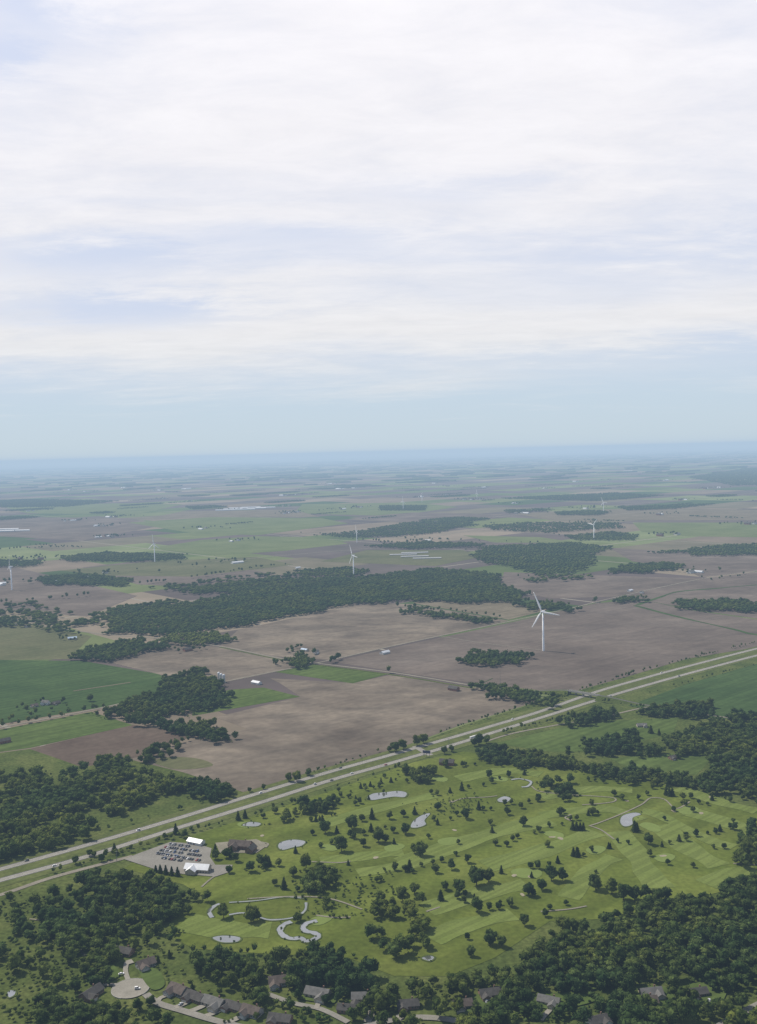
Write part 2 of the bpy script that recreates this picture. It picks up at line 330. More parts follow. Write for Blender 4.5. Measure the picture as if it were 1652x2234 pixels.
for s in (-.17,.0,.17):
    obj('pier',boxes('pier',[(s*Lb*1.4,-2.6,2.75,.9,.9,5),(s*Lb*1.4,0,2.75,.9,.9,5),(s*Lb*1.4,2.6,2.75,.9,.9,5),(s*Lb*1.4,0,5.3,1.1,7.4,.28)],mBr),br)

# ---------------- golf course
for pts,w in (([(880,1885),(1000,1842),(1120,1806),(1200,1790)],30),([(1060,1890),(1180,1858),(1300,1815)],28),([(1345,1815),(1385,1860),(1410,1900),(1440,1938)],26),([(1440,1800),(1500,1850),(1570,1890)],28),([(1000,1700),(1100,1682),(1180,1690)],24),([(930,1985),(1050,1950),(1150,1930)],26),([(700,1800),(820,1765),(950,1735)],22),([(400,2012),(500,2030),(590,2030)],30),([(1500,1770),(1600,1800),(1652,1830)],26),([(700,1880),(800,1868),(880,1860)],20),([(1180,1780),(1320,1765),(1400,1790)],20),([(1240,1960),(1290,1900),(1340,1870)],20),([(780,1905),(870,1890),(960,1860)],18),([(1180,1740),(1290,1722),(1380,1725)],20),([(1480,1720),(1570,1750),(1652,1770)],22),([(940,2050),(1010,2020),(1120,1995)],24),([(1540,1930),(1600,1905),(1652,1900)],22),([(1400,1770),(1440,1780),(1540,1830),(1600,1850)],18)):
    ribbon('fairway',pts,w,mFair,nz(.004),'light green mown fairway strip','fairway',vary=.14)
def ell(name,cx,cy,r,ry,mat,label,cat,ph=0):
    c=G(cx,cy); z=nz(.003); n=20; ph=random.random()*6
    V=[(c[0]+r*(1+.18*math.sin(2*t+ph)+.1*math.sin(3*t))*math.cos(t),c[1]+ry*(1+.18*math.sin(2*t+ph))*math.sin(t),z) for t in [2*math.pi*i/n for i in range(n)]]
    struct(name,mesh(name,V,[list(range(n))],mat),label,cat)
for x,y,r in ((1150,1906,13),(980,1836,11),(1420,1805,11),(1500,1768,12),(1210,1822,10),(540,1800,10),(700,2008,9),(960,1700,10),(1300,1855,10),(1090,1700,10),(860,1850,10),(1450,1872,10),(720,1850,9)):
    ell('putting_green',x,y,r,r*1.1,mGreen,'smooth pale putting green on the golf course','putting green')
for x,y in ((1205,1827),(1223,1830),(1290,1850),(1447,1868),(1550,1740),(1140,1953),(1122,1911),(1156,1914),(992,1812),(572,1824),(1242,1788),(1470,1770),(1530,1775),(820,1872),(1368,1748),(985,1750),(910,1700)):
    ell('sand_bunker',x,y,random.uniform(1.8,3.6),random.uniform(2,4),mSand,'pale sand bunker in the golf course grass','bunker')
SHORE=[]
for pts in ([(605,1848),(612,1838),(640,1832),(668,1836),(660,1846),(640,1850),(615,1856)],
            [(798,1742),(812,1732),(840,1729),(870,1726),(890,1730),(885,1740),(860,1739),(835,1743),(810,1747)],
            [(895,1806),(903,1790),(925,1777),(940,1775),(927,1790),(930,1800),(912,1807)],
            [(1352,1795),(1358,1780),(1385,1773),(1400,1777),(1381,1785),(1380,1800),(1362,1805)],
            [(1085,1745),(1100,1738),(1115,1742),(1108,1750),(1090,1751)],
            [(463,2046),(490,2042),(525,2046),(520,2056),(490,2058),(470,2053)],
            [(528,1802),(545,1794),(570,1797),(560,1804)],
            [(920,2092),(935,2086),(948,2090),(938,2098)],
            [(16,2168),(22,2162),(34,2163),(32,2172),(20,2178)]):
    poly('pond_bank',pts,mBank,nz(.004),'grassy bank around a small pond','grass',smooth=6,grow=1.6,shrink=.96)
    SHORE+=poly('pond',pts,mWater,nz(.004),'still grey pond reflecting the cloudy sky','pond',smooth=6,shrink=.93)
CRK=(([(463,2003),(457,1990),(468,1978),(480,1973)],3.6),([(500,1997),(530,1993),(560,2000),(590,2008),(640,2003),(665,1988),(668,1970)],2.2),([(500,1970),(560,1966),(620,1958),(670,1962)],1.5),([(636,2012),(620,2018),(611,2030),(618,2042),(636,2049),(656,2048),(668,2054),(684,2051),(695,2043),(684,2036),(668,2033),(661,2024),(670,2015),(692,2010)],5.2),([(1115,1702),(1135,1700),(1158,1706),(1152,1716),(1138,1718)],3.2),([(180,2060),(176,2075),(186,2086)],2.6))
for pts,w in CRK:
    ribbon('creek_bank',pts,w+2.2,mBank,nz(.004),'grassy bank along a creek','grass',vary=.08,n=9)
    SHORE+=ribbon('creek',pts,w,mWater,nz(.004),'narrow winding creek through the grass','water',vary=.12,n=9)
for pts in ([(985,1752),(1010,1743),(1060,1740),(1085,1737)],[(1160,1716),(1180,1728),(1250,1735),(1300,1738),(1340,1742),(1335,1751),(1270,1757)],[(1246,1792),(1233,1785),(1246,1778)],[(1285,1803),(1310,1795),(1360,1775),(1400,1756),(1420,1742),(1450,1745),(1475,1765),(1505,1750)],[(1285,1802),(1312,1812),(1340,1832)],[(680,1881),(740,1883),(765,1880)],[(490,1905),(465,1915),(440,1936)],[(540,1962),(640,1957),(720,1962),(790,1985)],[(690,1998),(730,2003),(765,2002)],[(570,1838),(585,1842),(580,1850)],[(1600,1885),(1652,1888)],[(930,1990),(960,1980)],[(65,2006),(100,2010)],[(1180,1990),(1240,1985),(1280,1978)]):
    ribbon('cart_path',pts,2.1,mPath,nz(.004),'narrow pale golf cart path curving over grass','path')

# parking lot
poly('parking_lot',[(272,1876),(300,1864),(372,1838),(430,1842),(462,1852),(458,1870),(470,1888),(508,1888),(500,1904),(470,1914),(400,1908),(345,1900)],mLot,nz(),'worn grey asphalt parking lot with cars','parking lot')
poly('terrace',[(470,1840),(560,1832),(585,1845),(560,1862),(480,1862)],mPath,nz(),'pale paved terrace around the lodge building','pavement')
PV=[];PF=[]
ROWS=[((372,1844),(412,1849)),((362,1850),(434,1860)),((352,1857),(438,1869)),((344,1864),(400,1873)),((356,1874),(396,1880)),((400,1874),(440,1880))]
zl=nz(.01)
for a,b in ROWS:
    A=G(*a);B=G(*b); d=(B-A)/np.linalg.norm(B-A); n_=np.array([-d[1],d[0]])
    for t in np.arange(-1.4,np.linalg.norm(B-A)+3,2.8):
        c=A+d*t; i=len(PV)
        for s1,s2 in ((-.07,-2.4),(.07,-2.4),(.07,2.4),(-.07,2.4)):
            p=c+d*s1+n_*s2; PV.append((p[0],p[1],zl))
        PF.append((i,i+1,i+2,i+3))
struct('parking_line',mesh('parking_line',PV,PF,mPaint),'white painted parking bay lines','road marking')

# ---------------- suburb streets
def disc(name,cx,cy,r,mat,z,label,cat):
    c=G(cx,cy); n=40
    struct(name,mesh(name,[(c[0]+r*math.cos(2*math.pi*i/n),c[1]+r*math.sin(2*math.pi*i/n),z) for i in range(n)],[list(range(n))],mat),label,cat)
mStreet=MAT('street_concrete',[(.3,(.18,.172,.15)),(.7,(.24,.228,.2))],scale=.08,fine=.9,finea=.1)
mDrive=MAT('driveway_concrete',[(.3,(.21,.198,.166)),(.7,(.28,.262,.225))],scale=.1,fine=.9,finea=.08)
mKerb=FLAT('kerb_concrete',(.32,.31,.28))
zc_=nz(.01)
def kerbring(cx,cy,r):
    c=G(cx,cy); n=48; V=[];Fc=[]
    for i in range(n):
        t=2*math.pi*i/n
        for rr,zz in ((r,zc_-.05),(r,zc_+.13),(r+.3,zc_+.13),(r+.3,.1)): V.append((c[0]+rr*math.cos(t),c[1]+rr*math.sin(t),zz))
    for i in range(n):
        j=(i+1)%n
        if 34<=i<=42: continue
        for k in range(3): Fc.append((i*4+k,i*4+k+1,j*4+k+1,j*4+k))
    struct('kerb',mesh('kerb',V,Fc,mKerb),'raised concrete kerb around the cul-de-sac','kerb')
disc('cul_de_sac',285,2158,14.6,mDrive,zc_,'round pale concrete cul-de-sac turning circle','road')
kerbring(285,2158,14.65)
ribbon('street',[(318,2170),(345,2190),(400,2207),(470,2228),(560,2250)],6.5,mStreet,nz(.01),'pale concrete residential street','road')
ribbon('street',[(560,2250),(700,2262),(800,2240),(850,2228),(920,2221),(1000,2230),(1100,2260)],6.5,mStreet,nz(.01),'curving residential street between houses','road')
ribbon('street',[(1540,2260),(1600,2222),(1652,2195),(1750,2150)],6.5,mStreet,nz(.01),'residential street between houses and trees','road')
ribbon('street',[(570,2165),(640,2190),(700,2203),(760,2232)],5,mStreet,nz(.01),'residential street between houses and trees','road')
for pts,w in (([(280,2140),(274,2120),(277,2100)],4),([(277,2102),(290,2098)],7),([(262,2150),(225,2150),(215,2155)],3.5),([(382,2200),(405,2190),(415,2182)],5),([(415,2208),(440,2198),(447,2192)],5),([(450,2218),(474,2208),(480,2200)],5),([(345,2186),(352,2178),(378,2170)],4),([(800,2232),(808,2218),(806,2206)],6),([(1055,2215),(1058,2190),(1062,2180)],6),([(1180,2228),(1190,2215),(1205,2200)],4),([(1400,2205),(1425,2195),(1432,2182)],5),([(1542,2200),(1550,2180),(1540,2172)],7),([(690,2202),(695,2190),(700,2180)],4),([(860,2224),(885,2210)],4),([(500,2232),(520,2222),(528,2214)],5)):
    ribbon('driveway',pts,w,mDrive,nz(.006),'pale concrete driveway to a house garage','driveway')
for pts in ([(1160,2175),(1250,2168),(1300,2185),(1200,2205)],[(1370,2160),(1450,2155),(1470,2190),(1390,2200)],[(1500,2150),(1580,2150),(1570,2190),(1490,2190)],[(990,2185),(1090,2165),(1110,2195),(1010,2215)],[(760,2170),(840,2165),(850,2195),(770,2200)],[(640,2160),(720,2160),(730,2190),(650,2180)],[(190,2112),(240,2104),(262,2130),(215,2146)],[(300,2112),(345,2118),(360,2150),(330,2160)]):
    poly('lawn',pts,mCrop2,nz(.004),'bright green garden lawn beside a house','lawn',smooth=4)

# ---------------- buildings
def prism(w,d,h,rh,cx=0,cy=0,along='x',z0=0.):
    V=[(-w/2,-d/2,z0),(w/2,-d/2,z0),(w/2,d/2,z0),(-w/2,d/2,z0),(-w/2,-d/2,h),(w/2,-d/2,h),(w/2,d/2,h),(-w/2,d/2,h),(-w/2,0,h+rh),(w/2,0,h+rh)]
    Fc=[(0,1,5,4),(2,3,7,6),(1,2,6,9,5),(3,0,4,8,7)]
    if along=='y': V=[(-y,x,z) for x,y,z in V]
    return [(x+cx,y+cy,z) for x,y,z in V],Fc
def roofm(w,d,h,rh,cx=0,cy=0,along='x',o=.6,th=.22):
    k=rh/(d/2); e=h-o*k
    V=[];W2=w/2+o; D2=d/2+o
    for dz in (.05,.05+th):
        V+=[(-W2,-D2,e+dz),(W2,-D2,e+dz),(W2,0,h+rh+dz),(-W2,0,h+rh+dz),(-W2,D2,e+dz),(W2,D2,e+dz)]
    Fc=[(0,3,2,1),(3,4,5,2),(6,7,8,9),(9,8,11,10),(0,1,7,6),(4,10,11,5),(1,2,8,7),(2,5,11,8),(0,6,9,3),(3,9,10,4)]
    if along=='y': V=[(-y,x,z) for x,y,z in V]
    return [(x+cx,y+cy,z) for x,y,z in V],Fc
def join(lst,name,mat):
    V=[];Fc=[]
    for v,f in lst:
        o=len(V); V+=v; Fc+=[tuple(i+o for i in q) for q in f]
    return mesh(name,V,Fc,mat)
mGlass=FLAT('window_glass',(.05,.06,.07),rough=.1,spec=.6)
mDoor=FLAT('door_paint',(.25,.12,.08))
mGar=FLAT('garage_door_paint',(.5,.48,.44))
mBrick=FLAT('brown_brick',(.2,.12,.09),rough=.9)
wallm={'brick':FLAT('red_brick_wall',(.22,.14,.105),rough=.9,spec=.1),'beige':FLAT('beige_siding',(.4,.35,.28)),'grey':FLAT('grey_siding',(.32,.32,.31)),'white':FLAT('white_siding',(.6,.6,.58)),'red':FLAT('barn_red_siding',(.24,.11,.08))}
roofmt={'dark':FLAT('dark_shingle',(.08,.075,.07),rough=.9,spec=.1,var=.25),'brown':FLAT('brown_shingle',(.11,.09,.078),rough=.9,spec=.1,var=.25),'grey':FLAT('grey_shingle',(.14,.137,.13),rough=.9,spec=.1,var=.2),'white':FLAT('white_metal_roof',(.55,.57,.6),rough=.35,spec=.5),'blue':FLAT('pale_blue_metal_roof',(.36,.45,.56),rough=.35,spec=.5),'dull':FLAT('weathered_metal_roof',(.36,.37,.38),rough=.6,spec=.2)}
def proto(name,wall,roof,w,d,h,rh,wing=None,chim=True,nwin=3,garage=True):
    ws=[prism(w,d,h,rh)]; rs=[roofm(w,d,h,rh)]
    fy=-d/2
    if wing:
        wx,ww,wd=wing
        ws.append(prism(wd+d/2-.3,ww,h-.15,rh*ww/d*.95,cx=wx,cy=-d/4-wd/2,along='y')); rs.append(roofm(wd+d/2-.3,ww,h-.15,rh*ww/d*.95,cx=wx,cy=-d/4-wd/2,along='y',o=.5))
        gy=-d/2-wd+.15-.03
    P=[('wall',join(ws,'wall',wallm[wall]),[])]
    sub=[('chimney',boxes('chimney',[(w*.22,d*.18,h+rh*.95,1.1,.8,2.2)],mBrick))] if chim else []
    P.append(('roof',join(rs,'roof',roofmt[roof]),sub))
    P.append(('door',boxes('door',[(w*.08,fy-.04,1.05,1.,.08,2.1)],mDoor),[]))
    for i in range(nwin):
        x=w*(.2+.12*i) if wing and wing[0]<0 else -w*.38+i*w*.2
        P.append(('window',boxes('window',[(x,fy-.03,1.6,1.3,.07,1.3)],mGlass),[]))
        P.append(('window',boxes('window',[(-w*.36+i*w*.3,d/2+.03,1.6,1.5,.07,1.3)],mGlass),[]))
    P.append(('window',boxes('window',[(w/2+.03,0,1.6,.07,1.5,1.3)],mGlass),[]))
    P.append(('window',boxes('window',[(-w/2-.03,0,1.6,.07,1.5,1.3)],mGlass),[]))
    if wing and garage: P.append(('garage_door',boxes('garage_door',[(wing[0],gy,1.15,min(4.8,wing[1]-1),.08,2.3)],mGar),[]))
    return P
def place(kind,P,px,py,deg,label,cat,group=None,s=1.,world=None,z=0.):
    c=G(px,py) if world is None else world
    e=obj(kind,None,loc=(c[0],c[1],z),rz=math.radians(deg),label=label,category=cat)
    if group: e['group']=group
    e.scale=(s,s,s)
    for pn,me,sub in P:
        o=obj(pn,me,e)
        for sn,sm in sub: obj(sn,sm,o)
    return e
H1=proto('a','brick','dark',17,9.5,3.1,3.0,(-4.6,7,4)); H2=proto('b','beige','grey',18,10,3.1,3.2,(5,7.5,5)); H3=proto('c','grey','brown',15,10,3.3,3.4,(-3.6,7,4.5)); H4=proto('d','white','dark',16,9,5.0,2.8,(4.2,6.6,3))
HS=[(270,2080,H1,-20),(318,2108,H3,35),(200,2172,H1,60),(390,2166,H3,-35),(427,2180,H1,-33),(467,2192,H2,-30),(510,2200,H1,-30),(550,2212,H3,-28),(612,2228,H1,-15),(694,2172,H2,-20),(608,2146,H3,10),(792,2180,H2,0),(890,2196,H1,5),(1070,2172,H1,10),(1198,2188,H2,-25),(1412,2190,H3,5),(1420,2170,H2,8),(1520,2170,H1,10),(1010,2196,H3,10),(1305,2238,H4,20),(760,2205,H1,170)]
HL={id(H1):('brick house with dark shingle roof and attached garage'),id(H2):('beige house with grey roof and attached garage'),id(H3):('grey house with brown shingle roof and garage'),id(H4):('white two storey house with dark roof')}
for x,y,P,d in HS: place('house',P,x,y,d,HL[id(P)]+' among trees','house','houses along the residential streets',s=random.uniform(.9,1.05))
C1=proto('club','beige','white',25,11,4.0,3.6,(-4,10,6),chim=False,garage=False)
place('clubhouse',C1,432,1900,-12,'low clubhouse with shiny white metal roof beside parking lot','clubhouse')
C1b=proto('club2','white','white',18,9,3.6,2.2,None,chim=False)
place('maintenance_building',C1b,428,1841,-28,'long shed with bright white metal roof','building')
C2=proto('lodge','brick','brown',24,11,4.6,4.0,(-5,9,6),chim=True,garage=False)
place('lodge',C2,525,1850,-14,'brown roofed lodge with cross gables on a terrace','building')
C3=proto('lodge2','brick','dark',12,8,4,3.2,None); place('lodge',C3,548,1858,70,'small brown lodge wing beside pond','building')
FH=proto('fh','white','grey',14,9,5,3.2,(-3,6,4),garage=False); FB=proto('fb','white','white',24,12,4.4,3.,None,chim=False); FR=proto('fr','red','dark',20,11,4.6,3.6,None,chim=False); FBb=proto('fbb','beige','blue',22,12,4.4,2.8,None,chim=False)
FARM=[(560,1492,FB,-40,'farm_shed','white metal farm shed beside a grove'),(472,1494,FB,50,'farm_shed','white metal farm shed near silos'),(448,1488,FH,50,'farmhouse','white farmhouse surrounded by trees'),(665,1420,FBb,-40,'farm_shed','blue roofed shed by the road junction'),(690,1425,FH,50,'farmhouse','white farmhouse at the road junction'),(840,1426,FB,45,'barn','pale barn standing alone in bare field'),(410,1420,FR,40,'barn','red barn with pale front at field edge'),(158,1395,FBb,20,'farm_shed','pale farm shed by the road'),(100,1537,FH,-20,'farmhouse','white farmhouse among dense yard trees'),(75,1542,H3,40,'house','grey house among yard trees'),(122,1536,H1,50,'house','brick house among yard trees'),(10,1620,FR,40,'barn','small red barn at field edge'),(990,1506,FR,-40,'barn','red barn beside the road'),(975,1668,FR,-15,'barn','red roofed shelter near the highway'),(1375,1290,FB,45,'farm_shed','white farm shed by a tree clump'),(1400,1294,FH,45,'farmhouse','white farmhouse by a tree clump'),(1545,1590,H1,30,'house','brick house among dense trees'),(1400,1585,H2,0,'house','beige house beside the meadow'),(1600,1600,H3,20,'house','grey house among dense trees'),(1640,1628,H3,20,'house','grey house among dense trees'),(1470,1655,H1,20,'house','brick house at meadow edge'),(100,1755,H3,20,'house','grey house hidden in woodland'),(285,1570,H1,10,'house','brick house among trees'),(650,1240,FB,40,'farm_shed','white farm shed near distant woods'),(30,1365,H2,30,'house','beige house beside the country road'),(60,1368,H3,30,'house','grey house beside the country road'),(430,1360,H2,0,'house','beige house at the wood edge'),(1245,1250,FH,40,'farmhouse','white farmhouse beside woods')]
for x,y,P,d,k,l in FARM: place(k,P,x,y,d,l,k.replace('_',' '),s=random.uniform(.75,.95))
LS=proto('ls','beige','dull',110,14,3.2,2.,None,chim=False,nwin=0)
LW=proto('lw','white','white',150,18,6,3.5,None,chim=False,nwin=0)
for x,y,d in ((880,1211,-2),(905,1215,0),(932,1219,0),(905,1207,0)): place('poultry_shed',LS,x,y,d+random.uniform(-2,2),'very long low grey roofed livestock shed','shed','long livestock sheds in the farmland')
for x,y,d in ((492,1114,3),(508,1111.5,3),(535,1112.5,3),(560,1110,3),(580,1108.5,3),(520,1109.5,3),(548,1108,3),(15,1156,0),(38,1159,0),(5,1160,0),(1370,1028,0)): place('warehouse',LW,x,y,d+random.uniform(-2,2),'very long white roofed warehouse shed in farmland','shed','long white sheds in distant farmland')
def cyl(r0_,r1_,z0,z1,n=20,dome=False):
    V=[];Fc=[]
    rings=[(r0_,z0),(r1_,z1)]+([(r1_*.85,z1+r1_*.5),(r1_*.5,z1+r1_*.8),(.05,z1+r1_*.95)] if dome else [])
    for r,z in rings:
        for i in range(n): V.append((r*math.cos(2*math.pi*i/n),r*math.sin(2*math.pi*i/n),z))
    for k in range(len(rings)-1):
        for i in range(n): j=(i+1)%n; Fc.append((k*n+i,k*n+j,(k+1)*n+j,(k+1)*n+i))
    Fc.append(tuple(range((len(rings)-1)*n,len(rings)*n)))
    return V,Fc
mSilo=FLAT('silo_concrete',(.5,.5,.48))
for x,y in ((483,1487),(489,1489),(478,1484)):
    c=G(x,y); s=obj('silo',None,loc=(*c,0),label='tall pale concrete silo with domed cap',category='silo',group='silos at the farm')
    v,f=cyl(2.6,2.6,0,13); obj('barrel',mesh('barrel',v,f,mSilo,False),s)
    v,f=cyl(2.7,2.7,13,13.4,dome=True); obj('dome',mesh('dome',v,f,roofmt['white']),s)
def simple_barn(name,w,d,h,rh,wm,rm):
    me=join([prism(w,d,h,rh),roofm(w,d,h,rh)],name,wallm[wm]); me.materials.append(roofmt[rm])
    for p_ in me.polygons:
        if p_.index>=4: p_.material_index=1
    return me
SB=[simple_barn('distant_barn',24,12,4.5,3.2,'white','white'),simple_barn('distant_barn',16,10,5,3.2,'beige','grey'),simple_barn('distant_barn',40,14,4.5,3,'white','white'),simple_barn('distant_barn',20,12,6,4,'red','dark'),simple_barn('distant_barn',18,11,5,3.4,'white','grey')]
FARMCL=[]
for i in range(72):
    Y=random.uniform(3000,15000); X=random.uniform(-.4,.4)*Y
    p=np.array([X,Y]); v=p@EV; v=round((v+700)/804.5)*804.5-700+random.choice([-1,1])*40; u=p@EU; p=EU*u+EV*v
    FARMCL.append(p)
    for k in range(random.choice([1,2,3])):
        q_=p+EU*random.uniform(-60,60)+EV*random.uniform(-25,25)
        o=obj('farm_building',random.choice(SB),loc=(q_[0],q_[1],0),rz=GA+random.choice([0,math.pi/2])+random.uniform(-.1,.1),label='pale gabled farm building among distant fields',category='farm building',group='distant farm buildings')
        s=random.uniform(.75,1.2)*(1+Y/20000); o.scale=(s,s,s*.9)

# ---------------- vehicles
def carproto(col,van=False):
    mC=FLAT('car_paint_'+col[0],col[1],rough=.25,spec=.6,var=.03)
    h2=1.45 if not van else 1.95
    prof=[(-2.25,.35),(2.25,.35),(2.3,.62),(2.15,.80),(1.1,.95),(-1.75 if not van else -2.1,1.0),(-2.25,.92)]
    V=[(x,s*(.9 if z<.9 else .86),z) for s in (-1,1) for x,z in prof]; n=len(prof)
    Fc=[tuple(range(n)),tuple(range(2*n-1,n-1,-1))]+[(i,(i+1)%n+0,(i+1)%n+n,i+n) for i in range(n)]
    top=[(.35,h2),(-1.1 if not van else -1.9,h2)]
    V2,F2=box((top[0][0]+top[1][0])/2,0,h2+.02,top[0][0]-top[1][0]+.1,1.4,.06)
    body=join([(V,Fc),(V2,F2)],'body',mC)
    b0=1.15;b1=-1.7 if not van else -2.1
    GV=[(b0,-.8,.94),(b0,.8,.94),(b1,.8,.98),(b1,-.8,.98),(top[0][0],-.66,h2-.01),(top[0][0],.66,h2-.01),(top[1][0],.66,h2-.01),(top[1][0],-.66,h2-.01)]
    gl=mesh('window',GV,[(0,1,5,4),(1,2,6,5),(2,3,7,6),(3,0,4,7)],mGlass)
    return body,gl
mTyre=FLAT('tyre_rubber',(.03,.03,.03),rough=.9)
wv,wf=cyl(.33,.33,-.11,.11,16); wv=[(x,z,y+.33) for x,y,z in wv]; wheel=mesh('wheel',wv,wf+[tuple(range(16))],mTyre)
CP=[carproto(c,v) for c,v in ((('white',(.75,.75,.75)),0),(('silver',(.45,.46,.48)),0),(('black',(.03,.03,.035)),0),(('red',(.3,.03,.03)),0),(('blue',(.05,.09,.2)),1),(('grey',(.18,.18,.19)),1),(('white',(.75,.75,.75)),1))]
CN=['white','silver','black','red','blue','dark grey','white']
def car(p,ang,k,label,group,z):
    e=obj('parked_car' if 'parked' in label else 'car',None,loc=(p[0],p[1],z),rz=ang,label=label,category='car',group=group)
    obj('body',CP[k][0],e); obj('window',CP[k][1],e)
    for x in (-1.4,1.4):
        for y in (-.82,.82): obj('wheel',wheel,e,loc=(x,y,0))
for a,b in ROWS:
    A=G(*a);B=G(*b); d=(B-A)/np.linalg.norm(B-A)
    for t in np.arange(0,np.linalg.norm(B-A),2.8):
        if random.random()<.22: continue
        k=random.choice([0,1,2,2,5,4,5,2,2,3]); car(A+d*t,math.atan2(d[1],d[0])+math.pi/2+random.choice([0,math.pi]),k,CN[k]+' car parked in the asphalt lot','cars parked in the lot',zl+.01)
for line,xs,off in ((UP,[567,300,745,1120,1210,1445,60],1.9),(LO,[118,690,722,770,1040,1330,1480,840],-1.9)):
    for j,x in enumerate(xs):
        xx=[q_[0] for q_ in line]; yy=[q_[1] for q_ in line]; y=np.interp(x,xx,yy); a=G(x,y); b=G(x+6,np.interp(x+6,xx,yy)); d=(b-a)/np.linalg.norm(b-a)
        n_=np.array([-d[1],d[0]]); k=[0,6,2,0,1,6,5,3][j%8]; ang=math.atan2(d[1],d[0])+(math.pi if line is UP else 0)
        car(a+n_*off*random.choice([1,-1]),ang,k,CN[k]+' car driving on the highway','cars on the highway',.36)
for x,y,k,a in ((265,2128,0,20),(395,2194,1,60),(1062,2188,0,80),(808,2214,2,90),(1548,2186,1,80),(300,2160,6,10)): car(G(x,y),math.radians(a),k,CN[k]+' car parked near houses','cars parked near houses',ZC[0]+.01)
def truck(px,line):
    xx=[q_[0] for q_ in line]; yy=[q_[1] for q_ in line]; y=np.interp(px,xx,yy); a=G(px,y); b=G(px+6,np.interp(px+6,xx,yy)); d=(b-a)/np.linalg.norm(b-a)
    e=obj('truck',None,loc=(a[0],a[1],.36),rz=math.atan2(d[1],d[0]),label='white semi truck with box trailer on highway',category='truck')
    obj('trailer',boxes('trailer',[(-2,0,2.5,13.5,2.5,2.7),(-2,0,1.0,13.4,1.2,.28)],wallm['white']),e)
    obj('cab',boxes('cab',[(7.2,0,1.9,2.0,2.4,2.6),(8.7,0,1.35,1.0,2.2,1.5)],wallm['red']),e)
    for x in (8.4,5.4,4.3,-6.5,-7.6):
        for yy_ in (-1,1): obj('wheel',wheel,e,loc=(x,yy_,0.1))
truck(1035,LO)
c=G(931,1652); bb=obj('billboard',None,loc=(*c,0),rz=math.radians(-20),label='dark blue roadside billboard on steel posts',category='billboard')
mSt=FLAT('steel',(.2,.2,.21))
obj('panel',boxes('panel',[(0,0,7.5,11,.5,3.6)],FLAT('billboard_face',(.07,.07,.13))),bb)
for x in (-4,0,4): obj('post',boxes('post',[(x,.5,3.8,.4,.4,7.6)],mSt),bb)
obj('catwalk',boxes('catwalk',[(0,-.7,5.5,11,.7,.1)],mSt),bb)
for x,y,h in ((980,1642,20),(255,1880,11),(1092,1512,38)):
    c=G(x,y); e=obj('light_pole',None,loc=(*c,0),label='slender steel light pole beside the road',category='light pole')
    v,f=cyl(.28,.16,0,h,10); obj('shaft',mesh('shaft',v,f,mSt),e); obj('lamp_head',boxes('lamp_head',[(0,0,h+.12,1.8,.5,.2)],mSt),e)

# ---------------- wind turbines
def blade_mesh():
    n=14;V=[];Fc=[];m=8
    for i in range(n+1):
        t=i/n; z=1.2+42*t
        ch=(1.9 if t<.03 else (1.9+(4.2-1.9)*min(1,(t-.03)/.17) if t<.2 else 4.2*(1-(t-.2)/.8)**.6+.6)); th=max(.2,1.7*(1-t)**2. if t>.05 else 1.8)
        tw=math.radians(12*(1-t))
        for k in range(m):
            a=2*math.pi*k/m; x=ch/2*math.cos(a)+(.25*ch if t>.05 else 0)*.6; y=th/2*math.sin(a)
            V.append((x*math.cos(tw)-y*math.sin(tw),x*math.sin(tw)+y*math.cos(tw),z))
    for i in range(n):
        for k in range(m): j=(k+1)%m; Fc.append((i*m+k,i*m+j,(i+1)*m+j,(i+1)*m+k))
    Fc.append(tuple(range(n*m,(n+1)*m)))
    return mesh('blade',V,Fc,mWhite,True)
BL=blade_mesh(); v,f=cyl(2.3,1.5,0,79,24); TW=mesh('tower',v,f,mWhite,True)
NA=boxes('nacelle',[(0,1.5,80.7,3.6,10,3.8)],mWhite)
bm=bmesh.new(); bm.from_mesh(NA); bmesh.ops.bevel(bm,geom=bm.edges[:],offset=.6,segments=2,affect='EDGES'); bm.to_mesh(NA); bm.free()
hv,hf=cyl(1.7,1.7,0,2.2,16,dome=True); HB=mesh('rotor_hub',[(x,-z,y) for x,y,z in hv],[tuple(reversed(q_)) for q_ in hf],mWhite,True)
def turbine(px,py,yaw,rot,s=1.):
    c=G(px,py); e=obj('wind_turbine',None,loc=(*c,0),rz=math.radians(yaw),label='white three bladed wind turbine standing in farmland',category='wind turbine',group='wind turbines across the farmland')
    e.scale=(s,s,s); obj('tower',TW,e); obj('nacelle',NA,e)
    hb=obj('rotor_hub',HB,e,loc=(0,-3.5,80.7)); hb.rotation_euler=(0,math.radians(rot),0)
    for k in range(3):
        b=obj('blade',BL,hb,loc=(0,-1.2,0)); b.rotation_euler=(0,math.radians(120*k),0)
for t in ((1186,1420,-42,-26,1.02),(338,1226,-35,-5,.9),(772,1258,-60,-25,.9),(779,1184,-70,-10,.7),(26,1287,-60,10,.95),(880,1113,-45,0,.8),(921,1096,-60,30,.7),(1041,1090,-65,0,.7),(1296,1178,-55,40,.85),(1317,1118,-50,-25,.8)): turbine(*t)

